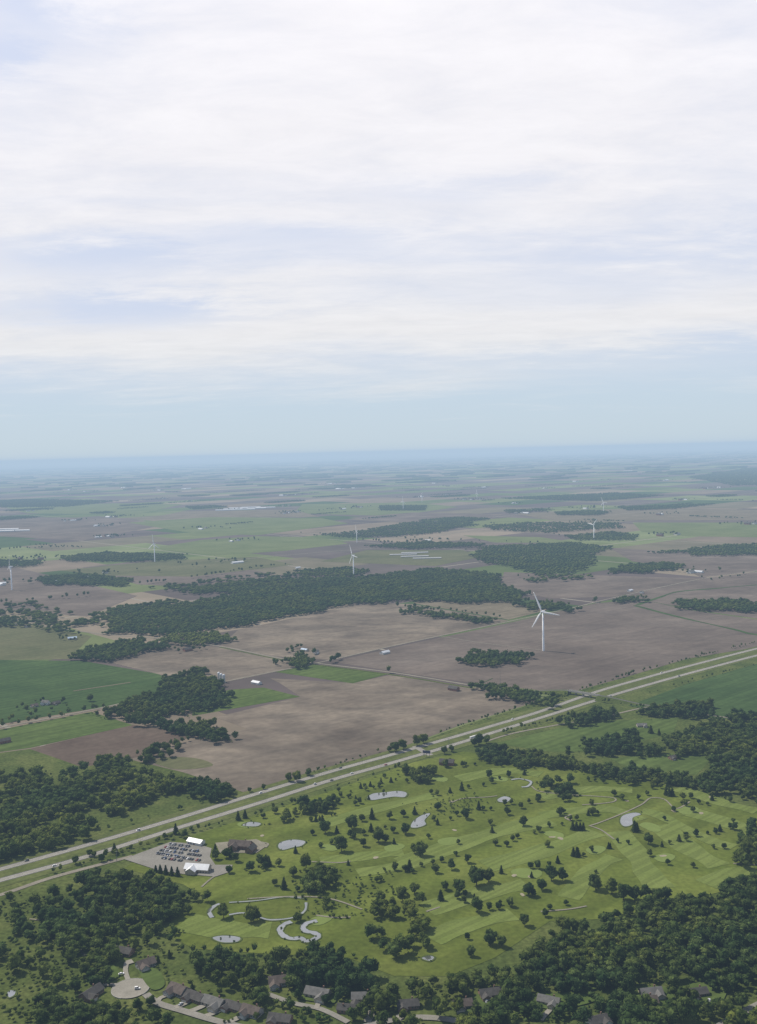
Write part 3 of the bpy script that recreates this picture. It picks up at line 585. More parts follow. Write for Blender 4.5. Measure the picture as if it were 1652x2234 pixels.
# ---------------- vegetation
def ico(sub):
    bm=bmesh.new(); bmesh.ops.create_icosphere(bm,subdivisions=sub,radius=1); V=np.array([v.co[:] for v in bm.verts]); T=np.array([[v.index for v in f.verts] for f in bm.faces]); bm.free(); return V,T
I1=ico(1); I2=ico(2)
def crown(seed,nl,nleaf,leaf=.13,I=I2,spread=.58):
    r=np.random.default_rng(seed); Vs=[];Ts=[];o=0; cs=[];rs=[]
    ex=r.uniform(.8,1.15)
    for i in range(nl):
        if i==0: c=np.array([0,0,.58]); rad=.55
        else:
            th=i*2.4+r.uniform(-.5,.5); ph=r.uniform(-.9,1); rr=spread*math.sqrt(max(0,1-ph*ph*.85))*r.uniform(.65,1.2)
            c=np.array([rr*math.cos(th)*ex,rr*math.sin(th),.55+.27*ph]); rad=r.uniform(.24,.46)
        cs.append(c);rs.append(rad)
        V=I[0]*(1+r.uniform(-.2,.2,(len(I[0]),1)))*rad*np.array([1,1,.42])+c
        Vs.append(V);Ts.append(I[1]+o);o+=len(V)
    if nleaf:
        k=r.integers(0,nl,nleaf); d=r.normal(size=(nleaf,3)); d[:,2]=np.abs(d[:,2])*.9-.25; d/=np.linalg.norm(d,axis=1)[:,None]
        C=np.array(cs)[k]+d*(np.array(rs)[k]*r.uniform(.85,1.26,nleaf))[:,None]*np.array([1,1,.42])
        A=r.normal(size=(nleaf,3,3))*leaf*np.array([1,1,.45])
        Vs.append((C[:,None,:]+A).reshape(-1,3)); Ts.append(np.arange(nleaf*3).reshape(-1,3)+o)
    return np.concatenate(Vs),np.concatenate(Ts)
def conifer(seed,nleaf):
    r=np.random.default_rng(seed);Vs=[];Ts=[];o=0;m=12
    for t in range(7):
        z=.06+t*.13; rad=1-t*.125; ring=[(rad*r.uniform(.7,1.1)*(1 if k%2 else .75)*math.cos(2*math.pi*k/m),rad*r.uniform(.7,1.1)*(1 if k%2 else .75)*math.sin(2*math.pi*k/m),z+r.uniform(-.02,.02)) for k in range(m)]
        Vs.append(np.array(ring+[(0,0,min(1,z+.26))])); Ts.append(np.array([(k,(k+1)%m,m) for k in range(m)])+o); o+=m+1
    if nleaf:
        h=r.uniform(0,1,nleaf)**1.4; th=r.uniform(0,6.3,nleaf); rad=(1-h*.9)*r.uniform(.75,1.1,nleaf)
        C=np.stack([rad*np.cos(th),rad*np.sin(th),.07+.9*h],1); A=r.normal(size=(nleaf,3,3))*.11*np.array([1,1,.4])
        Vs.append((C[:,None,:]+A).reshape(-1,3)); Ts.append(np.arange(nleaf*3).reshape(-1,3)+o)
    return np.concatenate(Vs),np.concatenate(Ts)
HI=[crown(i,13,800,.10) for i in range(6)]; MID=[crown(20+i,5,230,.14) for i in range(5)]; LOW=[crown(40+i,2,40,.18,spread=.3) for i in range(5)]; FAR=[crown(60+i,1,0,I=I1) for i in range(4)]
CHI=[conifer(80+i,500) for i in range(3)]
def bake(name,trees,protos,mats,label):
    if len(trees)==0: return
    trees=np.array(trees); Vs=[];Ts=[];o=0; pid=rng.integers(0,len(protos),len(trees))
    for k,(PV_,PT) in enumerate(protos):
        t=trees[pid==k]; n=len(t)
        if n==0: continue
        a=rng.uniform(0,6.28,n); ca=np.cos(a)[:,None]; sa=np.sin(a)[:,None]
        r=t[:,2:3]; X=(PV_[None,:,0]*ca-PV_[None,:,1]*sa)*r+t[:,0:1]; Y=(PV_[None,:,0]*sa+PV_[None,:,1]*ca)*r+t[:,1:2]; Z=PV_[None,:,2]*t[:,3:4]
        Vs.append(np.stack([X,Y,Z],2).reshape(-1,3)); Ts.append((PT[None]+(np.arange(n)*len(PV_))[:,None,None]).reshape(-1,3)+o); o+=n*len(PV_)
    me=trimesh(name,np.concatenate(Vs),np.concatenate(Ts),mats)
    return obj(name,me,kind='stuff',label=label,category='trees')
def inpoly(P,poly_):
    x,y=P[:,0],P[:,1]; ins=np.zeros(len(P),bool); n=len(poly_); j=n-1
    for i in range(n):
        xi,yi=poly_[i];xj,yj=poly_[j]
        c=((yi>y)!=(yj>y))&(x<(xj-xi)*(y-yi)/(yj-yi+1e-12)+xi); ins^=c; j=i
    return ins
def fill(pts,sp,keep=1.,zp=7.,hm=13.,edge=9.,rk=1.):
    W=np.array([G(x,y,zp) for x,y in pts]); lo=W.min(0)-sp-edge; hi=W.max(0)+sp+edge
    gx=np.arange(lo[0],hi[0],sp); gy=np.arange(lo[1],hi[1],sp*.9)
    X,Y=np.meshgrid(gx,gy); X[::2]+=sp/2; P=np.stack([X.ravel(),Y.ravel()],1)+rng.uniform(-.48,.48,(X.size,2))*sp
    Q=P+edge*np.stack([np.sin(P[:,1]*.06+2*np.sin(P[:,0]*.023))+.6*np.sin(P[:,1]*.17),np.sin(P[:,0]*.055+2*np.sin(P[:,1]*.019))+.6*np.sin(P[:,0]*.15)],1)
    P=P[inpoly(Q,W)]
    f=np.sin(P[:,0]*.035+1.3*np.sin(P[:,1]*.021))*np.sin(P[:,1]*.04+1.1*np.sin(P[:,0]*.027))
    P=P[(rng.uniform(size=len(P))<keep+(.06 if keep>.9 else .5)*f)]
    q_=rng.uniform(0,1,len(P)); r=rk*sp*(.46+.44*q_); h=hm*(.65+.5*q_)*rng.uniform(.85,1.15,len(P))
    return np.column_stack([P,r,h]),W
# mid / far woods
MW=[
([(240,1360),(290,1330),(400,1314),(540,1290),(700,1270),(860,1248),(960,1238),(1085,1252),(1092,1276),(1155,1292),(1130,1308),(1000,1312),(900,1306),(760,1316),(680,1332),(500,1366),(380,1380),(240,1378)],10,1.,mLeafD),
([(400,1292),(420,1280),(560,1262),(700,1260),(800,1254),(700,1272),(540,1292)],11,.8,mLeafD),
([(150,1362),(210,1338),(270,1318),(350,1308),(400,1312),(290,1334),(240,1360)],11,.72,mLeafD),
([(143,1425),(250,1398),(310,1392),(362,1410),(250,1436),(180,1436)],8.5,1,mLeafD),
([(340,1398),(400,1374),(505,1384),(500,1398),(400,1403)],8.5,.85,mLeafL),
([(1003,1440),(1020,1420),(1140,1422),(1150,1440),(1060,1450)],8,1,mLeafD),
([(1030,1210),(1060,1190),(1250,1182),(1340,1193),(1290,1206),(1300,1225),(1260,1245),(1180,1253),(1120,1235),(1060,1225)],11,1,mLeafD),
([(1320,1246),(1370,1230),(1470,1226),(1495,1236),(1400,1247)],10,1,mLeafD),
([(1475,1308),(1600,1306),(1700,1318),(1700,1332),(1480,1325)],9.5,1,mLeafD),
([(1495,1198),(1560,1188),(1800,1180),(1800,1207),(1510,1210)],11,1,mLeafD),
([(72,1260),(180,1250),(285,1262),(270,1275),(100,1272)],10,1,mLeafD),
([(125,1215),(220,1203),(400,1208),(405,1218),(300,1223),(150,1222)],11,1,mLeafD),
([(-100,1222),(0,1220),(95,1222),(80,1232),(-100,1240)],11,1,mLeafD),
([(645,1242),(760,1236),(812,1245),(770,1255),(660,1252)],10,1,mLeafD),
([(795,1190),(870,1184),(930,1180),(1050,1184),(1060,1190),(900,1196)],11,.92,mLeafD),
([(690,1166),(780,1158),(880,1140),(1020,1128),(1030,1140),(960,1160),(850,1170),(770,1170)],12,.78,mLeafD),
([(830,1102),(930,1102),(925,1112),(830,1112)],13,1,mLeafD),
([(1050,1146),(1150,1138),(1350,1140),(1360,1150),(1200,1160),(1080,1155)],13,.62,mLeafD),
([(1230,1168),(1330,1158),(1390,1165),(1380,1176),(1260,1176)],12,.95,mLeafD),
([(1210,1116),(1290,1112),(1330,1115),(1310,1122),(1220,1122)],14,1,mLeafD),
([(1090,1086),(1340,1074),(1450,1080),(1300,1092)],17,.8,mLeafD),
([(1345,1104),(1480,1100),(1560,1098),(1480,1108),(1370,1112)],15,.85,mLeafD),
([(1500,1040),(1640,1020),(1900,1025),(1900,1055),(1600,1058)],24,.75,mLeafD),
([(-100,1095),(60,1088),(260,1092),(150,1104),(-100,1108)],17,.75,mLeafD),
([(405,1104),(460,1102),(500,1104),(420,1110)],15,1,mLeafD),
([(1140,1260),(1220,1252),(1290,1256),(1250,1262),(1160,1268)],12,.4,mLeaf),
([(-100,1335),(60,1330),(160,1360),(150,1378),(30,1365),(-100,1360)],12,.45,mLeafD),
([(170,1340),(60,1312),(0,1312),(0,1325),(120,1345)],13,.35,mLeafD),
([(330,1278),(450,1262),(640,1245),(720,1255),(560,1268),(400,1290)],13,.3,mLeafD),
([(870,1330),(900,1322),(1000,1340),(1080,1352),(1060,1356),(920,1338)],9.5,.65,mLeafD),
([(1120,1315),(1200,1312),(1262,1322),(1250,1330),(1160,1326)],9.5,.7,mLeafD),
([(1040,1500),(1050,1488),(1110,1495),(1232,1522),(1200,1538),(1120,1524)],8.,.8,mLeafD),
([(625,1448),(630,1432),(670,1432),(672,1446),(650,1452)],8,1,mLeafD),
([(1345,1310),(1350,1300),(1400,1300),(1402,1310)],9,.9,mLeafD),
([(640,1425),(690,1418),(700,1424),(660,1432)],9,.5,mLeafD),
([(1412,1202),(1500,1198),(1500,1204),(1430,1206)],12,.6,mLeafD),
([(1100,1112),(1200,1108),(1210,1112),(1110,1118)],16,.7,mLeafD),
]
for pts,sp,keep,m in MW:
    t,W=fill(pts,sp,keep,8,edge=11.,rk=1.12)
    dist=t[:,1].mean() if len(t) else 0
    bake('woodland',t,LOW if dist<3400 else FAR,m,'dense dark green wood standing among fields' if m is not mLeafL else 'light green thicket beside a wood')
sing=[]
def line(pts,sp,wr,out,keep=1.,hk=1.3):
    for (x0,y0),(x1,y1) in zip(pts[:-1],pts[1:]):
        A=G(x0,y0);B=G(x1,y1);L_=np.linalg.norm(B-A)
        for t in np.arange(0,L_,sp):
            if random.random()<keep:
                w=random.uniform(*wr); c=A+(B-A)*t/L_+np.array([random.uniform(-1,1),random.uniform(-1,1)])*sp*.35; out.append((c[0],c[1],w/2,w*hk*random.uniform(.8,1.15)))
for pts,sp,wr,k in (([(290,1278),(420,1262),(560,1240),(640,1232)],14,(8,14),.6),([(0,1318),(200,1300)],15,(8,14),.7),([(600,1448),(602,1452)],8,(9,13),1),([(718,1448),(740,1438)],9,(9,13),1),([(846,1468),(850,1470)],9,(11,13),1),([(1300,1313),(1303,1315)],9,(14,16),1),([(0,1350),(160,1378)],18,(8,13),.6),([(300,1395),(380,1392)],12,(7,11),.6),([(960,1330),(1120,1352)],13,(7,12),.8),([(870,1325),(960,1335)],11,(8,14),.9),([(1240,1322),(1140,1314)],12,(9,14),.8),([(350,1225),(520,1250)],25,(8,14),.4),([(1130,1260),(1340,1256)],18,(8,14),.6),([(1530,1262),(1652,1258)],25,(7,12),.5),([(1400,1305),(1410,1308)],10,(8,12),1),([(700,1170),(1050,1205)],30,(9,15),.5),([(1370,1478),(1374,1480)],8,(9,11),1),([(0,1200),(150,1195)],20,(9,15),.8),([(70,1190),(180,1196)],20,(8,12),.9),([(1050,1140),(1250,1175)],30,(9,15),.6),([(1560,1268),(1652,1245)],40,(8,12),.4),([(640,1165),(760,1168),(1000,1180),(1300,1190)],40,(8,13),.4)):
    line(pts,sp,wr,sing,k)
for p in FARMCL:
    for k in range(14):
        w=random.uniform(9,16); sing.append((p[0]+random.gauss(0,60),p[1]+45+random.gauss(0,40),w/2,w*1.05))
for x,y in ((155,1393),(408,1418),(665,1418),(30,1365),(95,1538)):
    c=G(x,y)
    for k in range(9):
        w=random.uniform(6,12); a=random.uniform(0,6.28); rr=random.uniform(20,45); sing.append((c[0]+rr*math.cos(a),c[1]+rr*math.sin(a),w/2,w*1.15))
bake('field_tree_rows',sing,LOW,mLeafD,'scattered hedgerow and farmyard trees across distant fields')
wl=[]; VB=[];TB=[];ob=0
def add_wood(cu,cv,a,b,far):
    global ob
    if not far:
        sp=14; X,Y=np.meshgrid(np.arange(-a/2,a/2,sp),np.arange(-b/2,b/2+1,sp)); P=np.stack([X.ravel(),Y.ravel()],1)+rng.uniform(-.4,.4,(X.size,2))*sp
        e=(np.abs(P[:,0])/(a/2))**4+(np.abs(P[:,1])/(b/2+4))**4; P=P[e<rng.uniform(.75,1.15,len(P))]
        for q_ in P:
            w=EU*(cu+q_[0])+EV*(cv+q_[1]); wl.append((w[0],w[1],sp*rng.uniform(.6,.9),rng.uniform(10,16)))
    else:
        nx_=max(3,int(a/60)+2); ny_=max(3,int(b/80)+2)
        us=np.linspace(-a/2,a/2,nx_); vs=np.linspace(-b/2,b/2,ny_); X,Y=np.meshgrid(us,vs); Z=rng.uniform(10,19,X.shape)
        X=X+rng.uniform(-12,12,X.shape); Y=Y+rng.uniform(-12,12,X.shape)
        Xp=np.pad(X,1,mode='edge');Yp=np.pad(Y,1,mode='edge');Zp=np.pad(Z,1,constant_values=0)
        n0,n1=Xp.shape; w=np.outer((cu+Xp).ravel(),EU)+np.outer((cv+Yp).ravel(),EV)
        VB.append(np.column_stack([w,Zp.ravel()])); id_=np.arange(n0*n1).reshape(n0,n1)+ob
        q_=np.stack([id_[:-1,:-1].ravel(),id_[:-1,1:].ravel(),id_[1:,1:].ravel(),id_[1:,:-1].ravel()],1)
        TB.append(q_[:,[0,1,2]]);TB.append(q_[:,[0,2,3]]); ob+=n0*n1
st=420
for i in range(-200,260):
    for j in range(-60,260):
        cu=i*st+rng.uniform(-100,100); cv=j*st+rng.uniform(-100,100); w=EU*cu+EV*cv
        if w[1]<5200 or w[1]>50000 or abs(w[0])>w[1]*.46+300: continue
        if 6500<w[1]<8600 and abs(w[0]+1060)<420: continue
        far=w[1]>13000; r_=rng.uniform()
        pr=.07 if w[1]<9000 else .10
        if r_<pr: add_wood(cu,cv,rng.uniform(150,600)*(1.3 if far else 1),rng.uniform(100,380),far)
        elif r_<pr+.09: add_wood(cu,cv,rng.uniform(150,600),16,far)
        elif r_<pr+.12: add_wood(cu,cv,16 if not far else 25,rng.uniform(200,500),far)
bake('distant_woods',wl,FAR,mLeafD,'dark woodlots scattered across distant farmland')
obj('horizon_woods',trimesh('horizon_woods',np.concatenate(VB),np.concatenate(TB),mLeafD),kind='stuff',label='hazy dark woodlots near the horizon',category='trees')

# near woods
NW=[
([(340,1500),(390,1468),(430,1455),(462,1480),(500,1515),(492,1535),(420,1550),(350,1556),(290,1566),(200,1556),(290,1525),(345,1512)],9.,.88,'D'),
([(300,1572),(380,1562),(450,1575),(530,1600),(450,1612),(390,1600)],9.,.7,'D'),
([(300,1650),(320,1625),(400,1612),(405,1624),(340,1650)],9,.5,'D'),
([(-200,1700),(0,1688),(100,1676),(190,1675),(215,1650),(265,1650),(295,1680),(380,1690),(400,1715),(340,1730),(300,1745),(230,1770),(190,1815),(100,1840),(0,1868),(-200,1900)],9.,.64,'M'),
([(-200,1730),(120,1720),(180,1760),(100,1830),(-200,1880)],9,.3,'L'),
([(380,1700),(440,1702),(525,1722),(500,1738),(440,1742),(400,1730)],8.5,.5,'D'),
([(1225,1575),(1290,1552),(1345,1548),(1335,1562),(1255,1586)],8.5,.8,'D'),
([(1385,1548),(1470,1538),(1540,1526),(1560,1556),(1440,1560)],8.5,.85,'D'),
([(1450,1620),(1500,1590),(1570,1565),(1800,1540),(1800,1800),(1652,1745),(1500,1695),(1540,1660),(1560,1640),(1480,1640)],9.5,.88,'D'),
([(1262,1638),(1300,1612),(1350,1592),(1385,1605),(1435,1635),(1380,1645)],8.5,.7,'D'),
([(1020,1640),(1040,1626),(1250,1655),(1380,1672),(1490,1692),(1520,1708),(1420,1706),(1250,1676),(1100,1656)],7.4,1.1,'D'),
([(1000,2140),(1130,2080),(1160,2040),(1200,2005),(1330,1995),(1420,1965),(1580,1925),(1800,1905),(1800,2160),(1600,2148),(1450,2155),(1000,2170)],8.6,.84,'D'),
([(1200,2060),(1400,2010),(1652,1960),(1652,2100),(1300,2150)],9,.22,'L'),
([(375,2095),(540,2078),(700,2075),(790,2085),(870,2130),(1000,2140),(1000,2175),(880,2180),(740,2148),(560,2145),(430,2118)],8.2,.86,'D'),
([(800,1990),(850,1950),(900,1960),(965,2030),(900,2062),(800,2058),(770,2020)],8.6,.56,'M'),
([(730,1950),(800,1975),(860,2000),(800,2020),(740,1990)],8,.3,'M'),
([(640,1970),(700,1950),(780,1970),(800,2000),(720,1995)],8,.28,'M'),
([(30,1960),(120,1920),(200,1890),(330,1915),(450,1945),(360,1990),(290,2030),(150,2010),(60,1990)],8.6,.58,'D'),
([(90,1985),(350,1975),(370,2010),(380,2060),(300,2050),(200,2090),(150,2100),(100,2040)],8,.42,'M'),
([(155,2130),(190,2060),(240,2060),(245,2090),(200,2130)],8,.7,'D'),
([(-100,2085),(60,2080),(130,2100),(140,2150),(60,2150),(30,2130),(-100,2140)],8.5,.5,'M'),
([(40,2180),(150,2160),(250,2190),(350,2215),(360,2250),(40,2250)],8,.6,'D'),
([(600,2110),(900,2180),(1150,2200),(1300,2190),(1652,2175),(1652,2240),(1100,2240),(700,2240),(600,2190)],9,.48,'D'),
([(960,2165),(1170,2185),(1420,2195),(1500,2215),(1600,2185),(1700,2180),(1700,2260),(960,2260)],9,.42,'M'),
([(620,1770),(640,1745),(740,1722),(760,1730),(700,1760),(640,1780)],7.5,.4,'D'),
([(640,1870),(700,1862),(730,1900),(710,1935),(650,1920)],8.,.4,'M'),
([(560,1870),(600,1860),(610,1890),(570,1900)],7,.6,'D'),
([(880,1690),(900,1672),(960,1662),(970,1690),(900,1706)],8,.5,'D'),
([(1185,1730),(1195,1695),(1250,1695),(1260,1715),(1220,1740)],7.5,.55,'D'),
([(1600,1880),(1610,1800),(1700,1780),(1700,1900)],9,.45,'D'),
([(0,1950),(40,1940),(60,1990),(0,2080)],8,.3,'M'),
([(440,2140),(620,2150),(740,2200),(500,2180)],8,.4,'D'),
([(0,1990),(160,2000),(170,2100),(0,2120)],9,.2,'L'),
]
matk={'D':mLeafD,'M':mLeaf,'L':mLeafL}
nearbush=[]; forest=[]
AV=[(G(x,y),11.) for x,y,_,_ in HS]+[(G(285,2158),18.)]+[(G(x,y),15.) for x,y in ((432,1900),(428,1841),(525,1850),(410,1860),(380,1860),(350,1870),(320,1872),(430,1870),(470,1898))]
for pl in ([(318,2170),(345,2190),(400,2207),(470,2228)],[(560,2250),(700,2262),(800,2240),(850,2228),(920,2221),(1000,2230)],[(1540,2260),(1600,2222),(1652,2195)],[(570,2165),(640,2190),(700,2203),(760,2232)],[(0,1953),(110,1916),(240,1881),(290,1868)],CRK[3][0],CRK[0][0],CRK[1][0],[(1055,2215),(1058,2190)],[(1542,2200),(1550,2180)],[(382,2200),(405,2190)],[(345,2186),(378,2170)],[(280,2140),(274,2120),(277,2100)]):
    for w in catmull([G(x,y) for x,y in pl],8): AV.append((w,6.))
AVp=np.array([a[0] for a in AV]); AVr=np.array([a[1] for a in AV])
def clear(t):
    d=np.linalg.norm(t[:,None,:2]-AVp[None],axis=2); return t[(d>AVr[None]).all(1)]
MEDW=np.array(mid)
def offhwy(t,dm=27):
    d=np.linalg.norm(t[:,None,:2]-MEDW[None],axis=2).min(1); return t[d>dm]
for i,(pts,sp,keep,mk) in enumerate(NW):
    t,W=fill(pts,sp,keep,7.,13.5 if sp>8.1 else 11.5); t=offhwy(clear(t)); forest.append((t,mk,sp))
    n=int(len(t)*.9)
    if n:
        s=t[rng.integers(0,len(t),n)].copy(); s[:,:2]+=rng.normal(0,sp*.8,(n,2)); s[:,2]=rng.uniform(1.2,3.2,n); s[:,3]=rng.uniform(2,6,n); nearbush.append(offhwy(clear(s)))
GT="""908 1702 30 d;945 1692 28 d;925 1700 20 c;1082 1667 14 d;1068 1697 18 d;1195 1705 14 d;1175 1748 16 d;768 1810 34 d;790 1792 16 d;812 1787 16 c;850 1787 18 d;880 1782 16 d;905 1777 14 c;710 1818 30 d;682 1822 12 d;735 1818 12 c;745 1858 32 d;793 1847 20 d;826 1838 28 d;840 1838 20 d;858 1817 16 d;885 1820 24 d;918 1868 34 d;905 1862 22 d;860 1842 10 c;955 1768 18 d;1016 1787 24 d;1045 1767 13 c;1107 1778 18 d;1137 1764 14 d;1142 1802 22 d;1070 1800 14 d;1074 1817 12 c;1105 1847 14 d;1000 1842 12 d;1020 1883 20 d;986 1897 22 d;950 1905 20 d;971 1942 20 d;1003 1950 34 d;1040 1932 44 d;1066 1925 30 d;1094 1906 12 c;1195 1848 16 d;1222 1779 20 d;1259 1870 15 c;1261 1866 14 c;1291 1757 14 d;1293 1778 22 d;1203 1922 34 d;1228 1922 28 d;1182 1942 26 d;1153 1954 28 d;1165 1955 16 d;1113 1978 20 d;1091 1975 12 d;1041 1990 34 d;1070 2062 36 d;1095 2066 26 d;1145 2020 26 d;1027 2087 24 d;1020 2050 14 d;1300 1942 40 d;1335 1950 34 d;1360 1965 40 d;1385 1965 34 d;1430 1962 24 d;1452 1962 30 d;1415 1842 26 d;1418 1868 16 d;1457 1887 14 d;1497 1825 12 d;1512 1893 14 d;1453 1735 12 c;1460 1737 14 c;1467 1737 14 c;1490 1745 16 d;1508 1742 14 d;1512 1772 14 d;1580 1852 14 d;1557 1852 12 d;1600 1795 12 d;1615 1882 34 d;1630 1860 34 d;1645 1852 34 d;1250 1811 14 c;1258 1812 14 c;1266 1812 14 c;1273 1812 12 c;1385 1815 18 c;1390 1812 14 c;1328 1852 10 c;1450 1790 10 d;1470 1770 12 d;1230 1775 12 d;1237 1737 14 d;1340 1737 16 d;1357 1745 14 d;1425 1715 14 d;1393 1745 12 d;1412 1735 12 d;608 1890 16 d;588 1890 14 c;645 1862 12 c;668 1895 32 d;695 1932 36 d;640 1912 22 d;620 1940 18 c;600 1932 16 d;650 1945 14 d;488 2003 32 d;548 2012 38 d;562 2008 24 d;648 2012 20 d;655 2008 16 d;905 1950 28 d;878 1965 32 d;760 1888 10 c;830 1923 14 d;822 1925 12 d;900 1905 12 d;470 1875 20 d;495 1872 22 d;500 1905 18 d;515 1880 22 d;505 1870 16 c;470 1860 14 c;340 1903 12 c;350 1905 14 c;362 1908 14 c;375 1910 14 c;388 1912 14 c;212 1915 24 d;222 1880 18 d;196 1868 16 d;205 1870 14 d;360 1830 14 d;402 1828 20 d;384 1820 16 c;250 1860 16 c;165 1885 18 d;370 2090 14 c;345 2100 12 c;225 2130 20 d;240 2150 16 d;1015 1955 14 d;1160 1915 10 c;1300 1905 10 d;1235 1975 14 d;1200 1985 14 d;1190 2000 18 d;935 1830 12 d;955 1800 10 c;810 1815 14 c;1240 1650 16 d;1165 1665 12 d;862 1640 26 d;880 1635 26 d;910 1627 26 d;925 1622 24 d;850 1640 14 d;673 1692 18 d;648 1705 24 d;630 1705 18 d;575 1722 12 d;545 1728 12 d;1045 1625 26 d;1035 1628 18 d;970 1645 18 d;985 1640 16 d;1062 1622 20 d;520 1790 14 c;535 1785 14 c;600 1775 18 d;575 1785 14 d;330 1650 26 d;365 1640 22 d;388 1638 22 d;505 1520 16 d;508 1522 14 d;435 1575 14 d;197 1530 16 d;1320 1572 20 d;1220 1580 20 d;1240 1640 14 d;1420 1600 14 c;1438 1604 10 c;1510 1600 20 d;125 2150 34 d;165 2165 34 d;95 2130 34 d;330 2195 26 d;300 2205 30 d;255 2210 26 d;420 2160 12 c;480 2170 16 d;575 2180 26 d;650 2180 22 d;710 2190 24 d;830 2210 38 d;770 2228 34 d;960 2220 44 d;1000 2210 34 d;1105 2222 40 d;1140 2210 30 d;1250 2215 44 d;1340 2215 44 d;1370 2225 34 d;1490 2225 50 d;1580 2220 44 d;1620 2200 34 d;1450 2232 30 d;560 2225 18 d;675 2215 20 d;880 2226 26 d""".replace('\n','').split(';')
ind=[]
for e in GT:
    x,y,w,k=e.split(); c=G(float(x),float(y)); wm=float(w)/PPM(*c)*.88
    ind.append((c[0],c[1],wm/2,wm*(1.12 if k=='d' else 1.6)*random.uniform(.9,1.1),k))
def add_small(x,y,w,k):
    c=G(x,y); ind.append((c[0],c[1],w/2,w*(1.45 if k=='c' else 1.15)*random.uniform(.9,1.15),k))
for i in range(46):
    t=random.random(); add_small(660+t*260+random.uniform(-20,20),1790-t*110+random.uniform(-26,26),random.uniform(3.2,6.2),random.choice('cddd'))
for (x0,y0),(x1,y1),n in (((940,1735),(1160,1690),10),((950,1790),(1200,1745),10),((1090,1840),(1330,1765),11),((1150,1900),(1400,1830),10),((860,1905),(1010,1868),7),((1280,1700),(1480,1725),9),((1440,1850),(1620,1800),9),((960,1960),(1120,1990),6),((1480,1760),(1640,1740),8),((980,1670),(1120,1668),7),((700,1850),(860,1800),8)):
    for j in range(n):
        t=(j+random.uniform(-.3,.3))/n; add_small(x0+(x1-x0)*t+random.uniform(-6,6),y0+(y1-y0)*t+random.uniform(-5,5),random.uniform(3.8,7.2),random.choice('dddddc'))
nI=max(0,300-len(ind))
allf=np.concatenate([np.column_stack([t,np.full(len(t),k),np.full(len(t),0)]) for k,(t,mk,sp) in enumerate(forest) if len(t)])
ap=allf[:,2]*PPM(allf[:,0],allf[:,1])
inview=np.abs(allf[:,0])<allf[:,1]*.40; order=np.argsort(-ap*inview); pick=np.zeros(len(allf),bool); pick[order[:nI]]=True
for r_ in allf[pick]: ind.append((r_[0],r_[1],r_[2],r_[3],'f'))
for k,(t,mk,sp) in enumerate(forest):
    s=allf[(allf[:,4]==k)&~pick][:,:4]
    d=s[:,1].mean() if len(s) else 0
    bake('woodland',s,MID if d<2200 else LOW,matk[mk],'dense leafy wood of mixed broadleaf trees')
bake('undergrowth',np.concatenate(nearbush),LOW,mLeaf,'low shrubs and brush between the trees')
vb=[]
line([(960,1600),(1060,1568),(1180,1535),(1300,1497),(1380,1470),(1500,1440),(1652,1402)],7,(3,6.5),vb,.6)
line([(600,1712),(700,1680),(830,1640)],8,(3,6),vb,.5)
line([(0,1880),(200,1822),(400,1765),(520,1728)],9,(3,6),vb,.35)
line([(120,1905),(330,1840),(560,1778),(740,1720),(860,1680)],8,(3,7),vb,.55)
line([(200,1885),(420,1815)],9,(5,9),vb,.6)
line([(1080,1605),(1200,1575),(1250,1560)],7,(4,8),vb,.7)
line([(1330,1535),(1652,1450)],10,(3,6),vb,.3)
line([(1130,1514),(1236,1524)],6,(4,8),vb,.8); line([(1312,1532),(1424,1548)],6,(4,8),vb,.7)
line([(0,1590),(180,1556),(280,1535)],14,(6,12),vb,.7); line([(0,1580),(160,1540)],13,(6,12),vb,.7)
line([(290,1655),(420,1612)],10,(6,10),vb,.7)
line([(370,1985),(380,2070)],8,(5,8),vb,.6); line([(400,2078),(600,2082)],8,(4,8),vb,.6)
for i in range(460):
    x=random.uniform(0,400); y=random.uniform(1950,2230); c=G(x,y); w=random.uniform(2,6); vb.append((c[0],c[1],w/2,w*.9))
for i in range(160):
    x=random.uniform(640,860); y=random.uniform(1900,2010); c=G(x,y); w=random.uniform(2,5); vb.append((c[0],c[1],w/2,w*.9))
for i in range(90):
    x=random.gauss(1000,40); y=random.gauss(1757,12); c=G(x,y); w=random.uniform(2,4); vb.append((c[0],c[1],w/2,w*.8))
for i in range(460):
    x=random.uniform(400,1650); y=random.uniform(2140,2234); c=G(x,y); w=random.uniform(2,7); vb.append((c[0],c[1],w/2,w*.9))
vb=list(clear(np.array(vb)))
for w_ in SHORE:
    if random.random()<.1:
        a=random.uniform(0,6.28); w=random.uniform(1.5,3.); vb.append((w_[0]+5*math.cos(a),w_[1]+5*math.sin(a),w/2,w*.8))
bake('roadside_shrubs',vb,LOW,mLeaf,'low roadside shrubs and scattered bushes')

# individual trees
def trunk_mesh(seed):
    r=np.random.default_rng(seed); V=[];Fc=[]
    def limb(a,b,ra,rb,n=7):
        a=np.array(a);b=np.array(b);d=b-a;d=d/np.linalg.norm(d);s=np.cross(d,[.3,.9,.1]);s/=np.linalg.norm(s);t=np.cross(d,s);o=len(V)
        for c,rr in ((a,ra),(b,rb)):
            for k in range(n): q_=c+(s*math.cos(6.283*k/n)+t*math.sin(6.283*k/n))*rr; V.append(tuple(q_))
        for k in range(n): Fc.append((o+k,o+(k+1)%n,o+n+(k+1)%n,o+n+k))
    limb((0,0,-.02),(.01,0,.3),.07,.05); limb((.01,0,.3),(.0,.02,.6),.05,.025)
    for k in range(5):
        a=k*1.26+r.uniform(-.3,.3); limb((.01,0,.22+.06*k),(.5*math.cos(a),.5*math.sin(a),.42+.07*k),.03,.012,5)
    return mesh('trunk',V,Fc,mBark)
TM=[trunk_mesh(i) for i in range(2)]
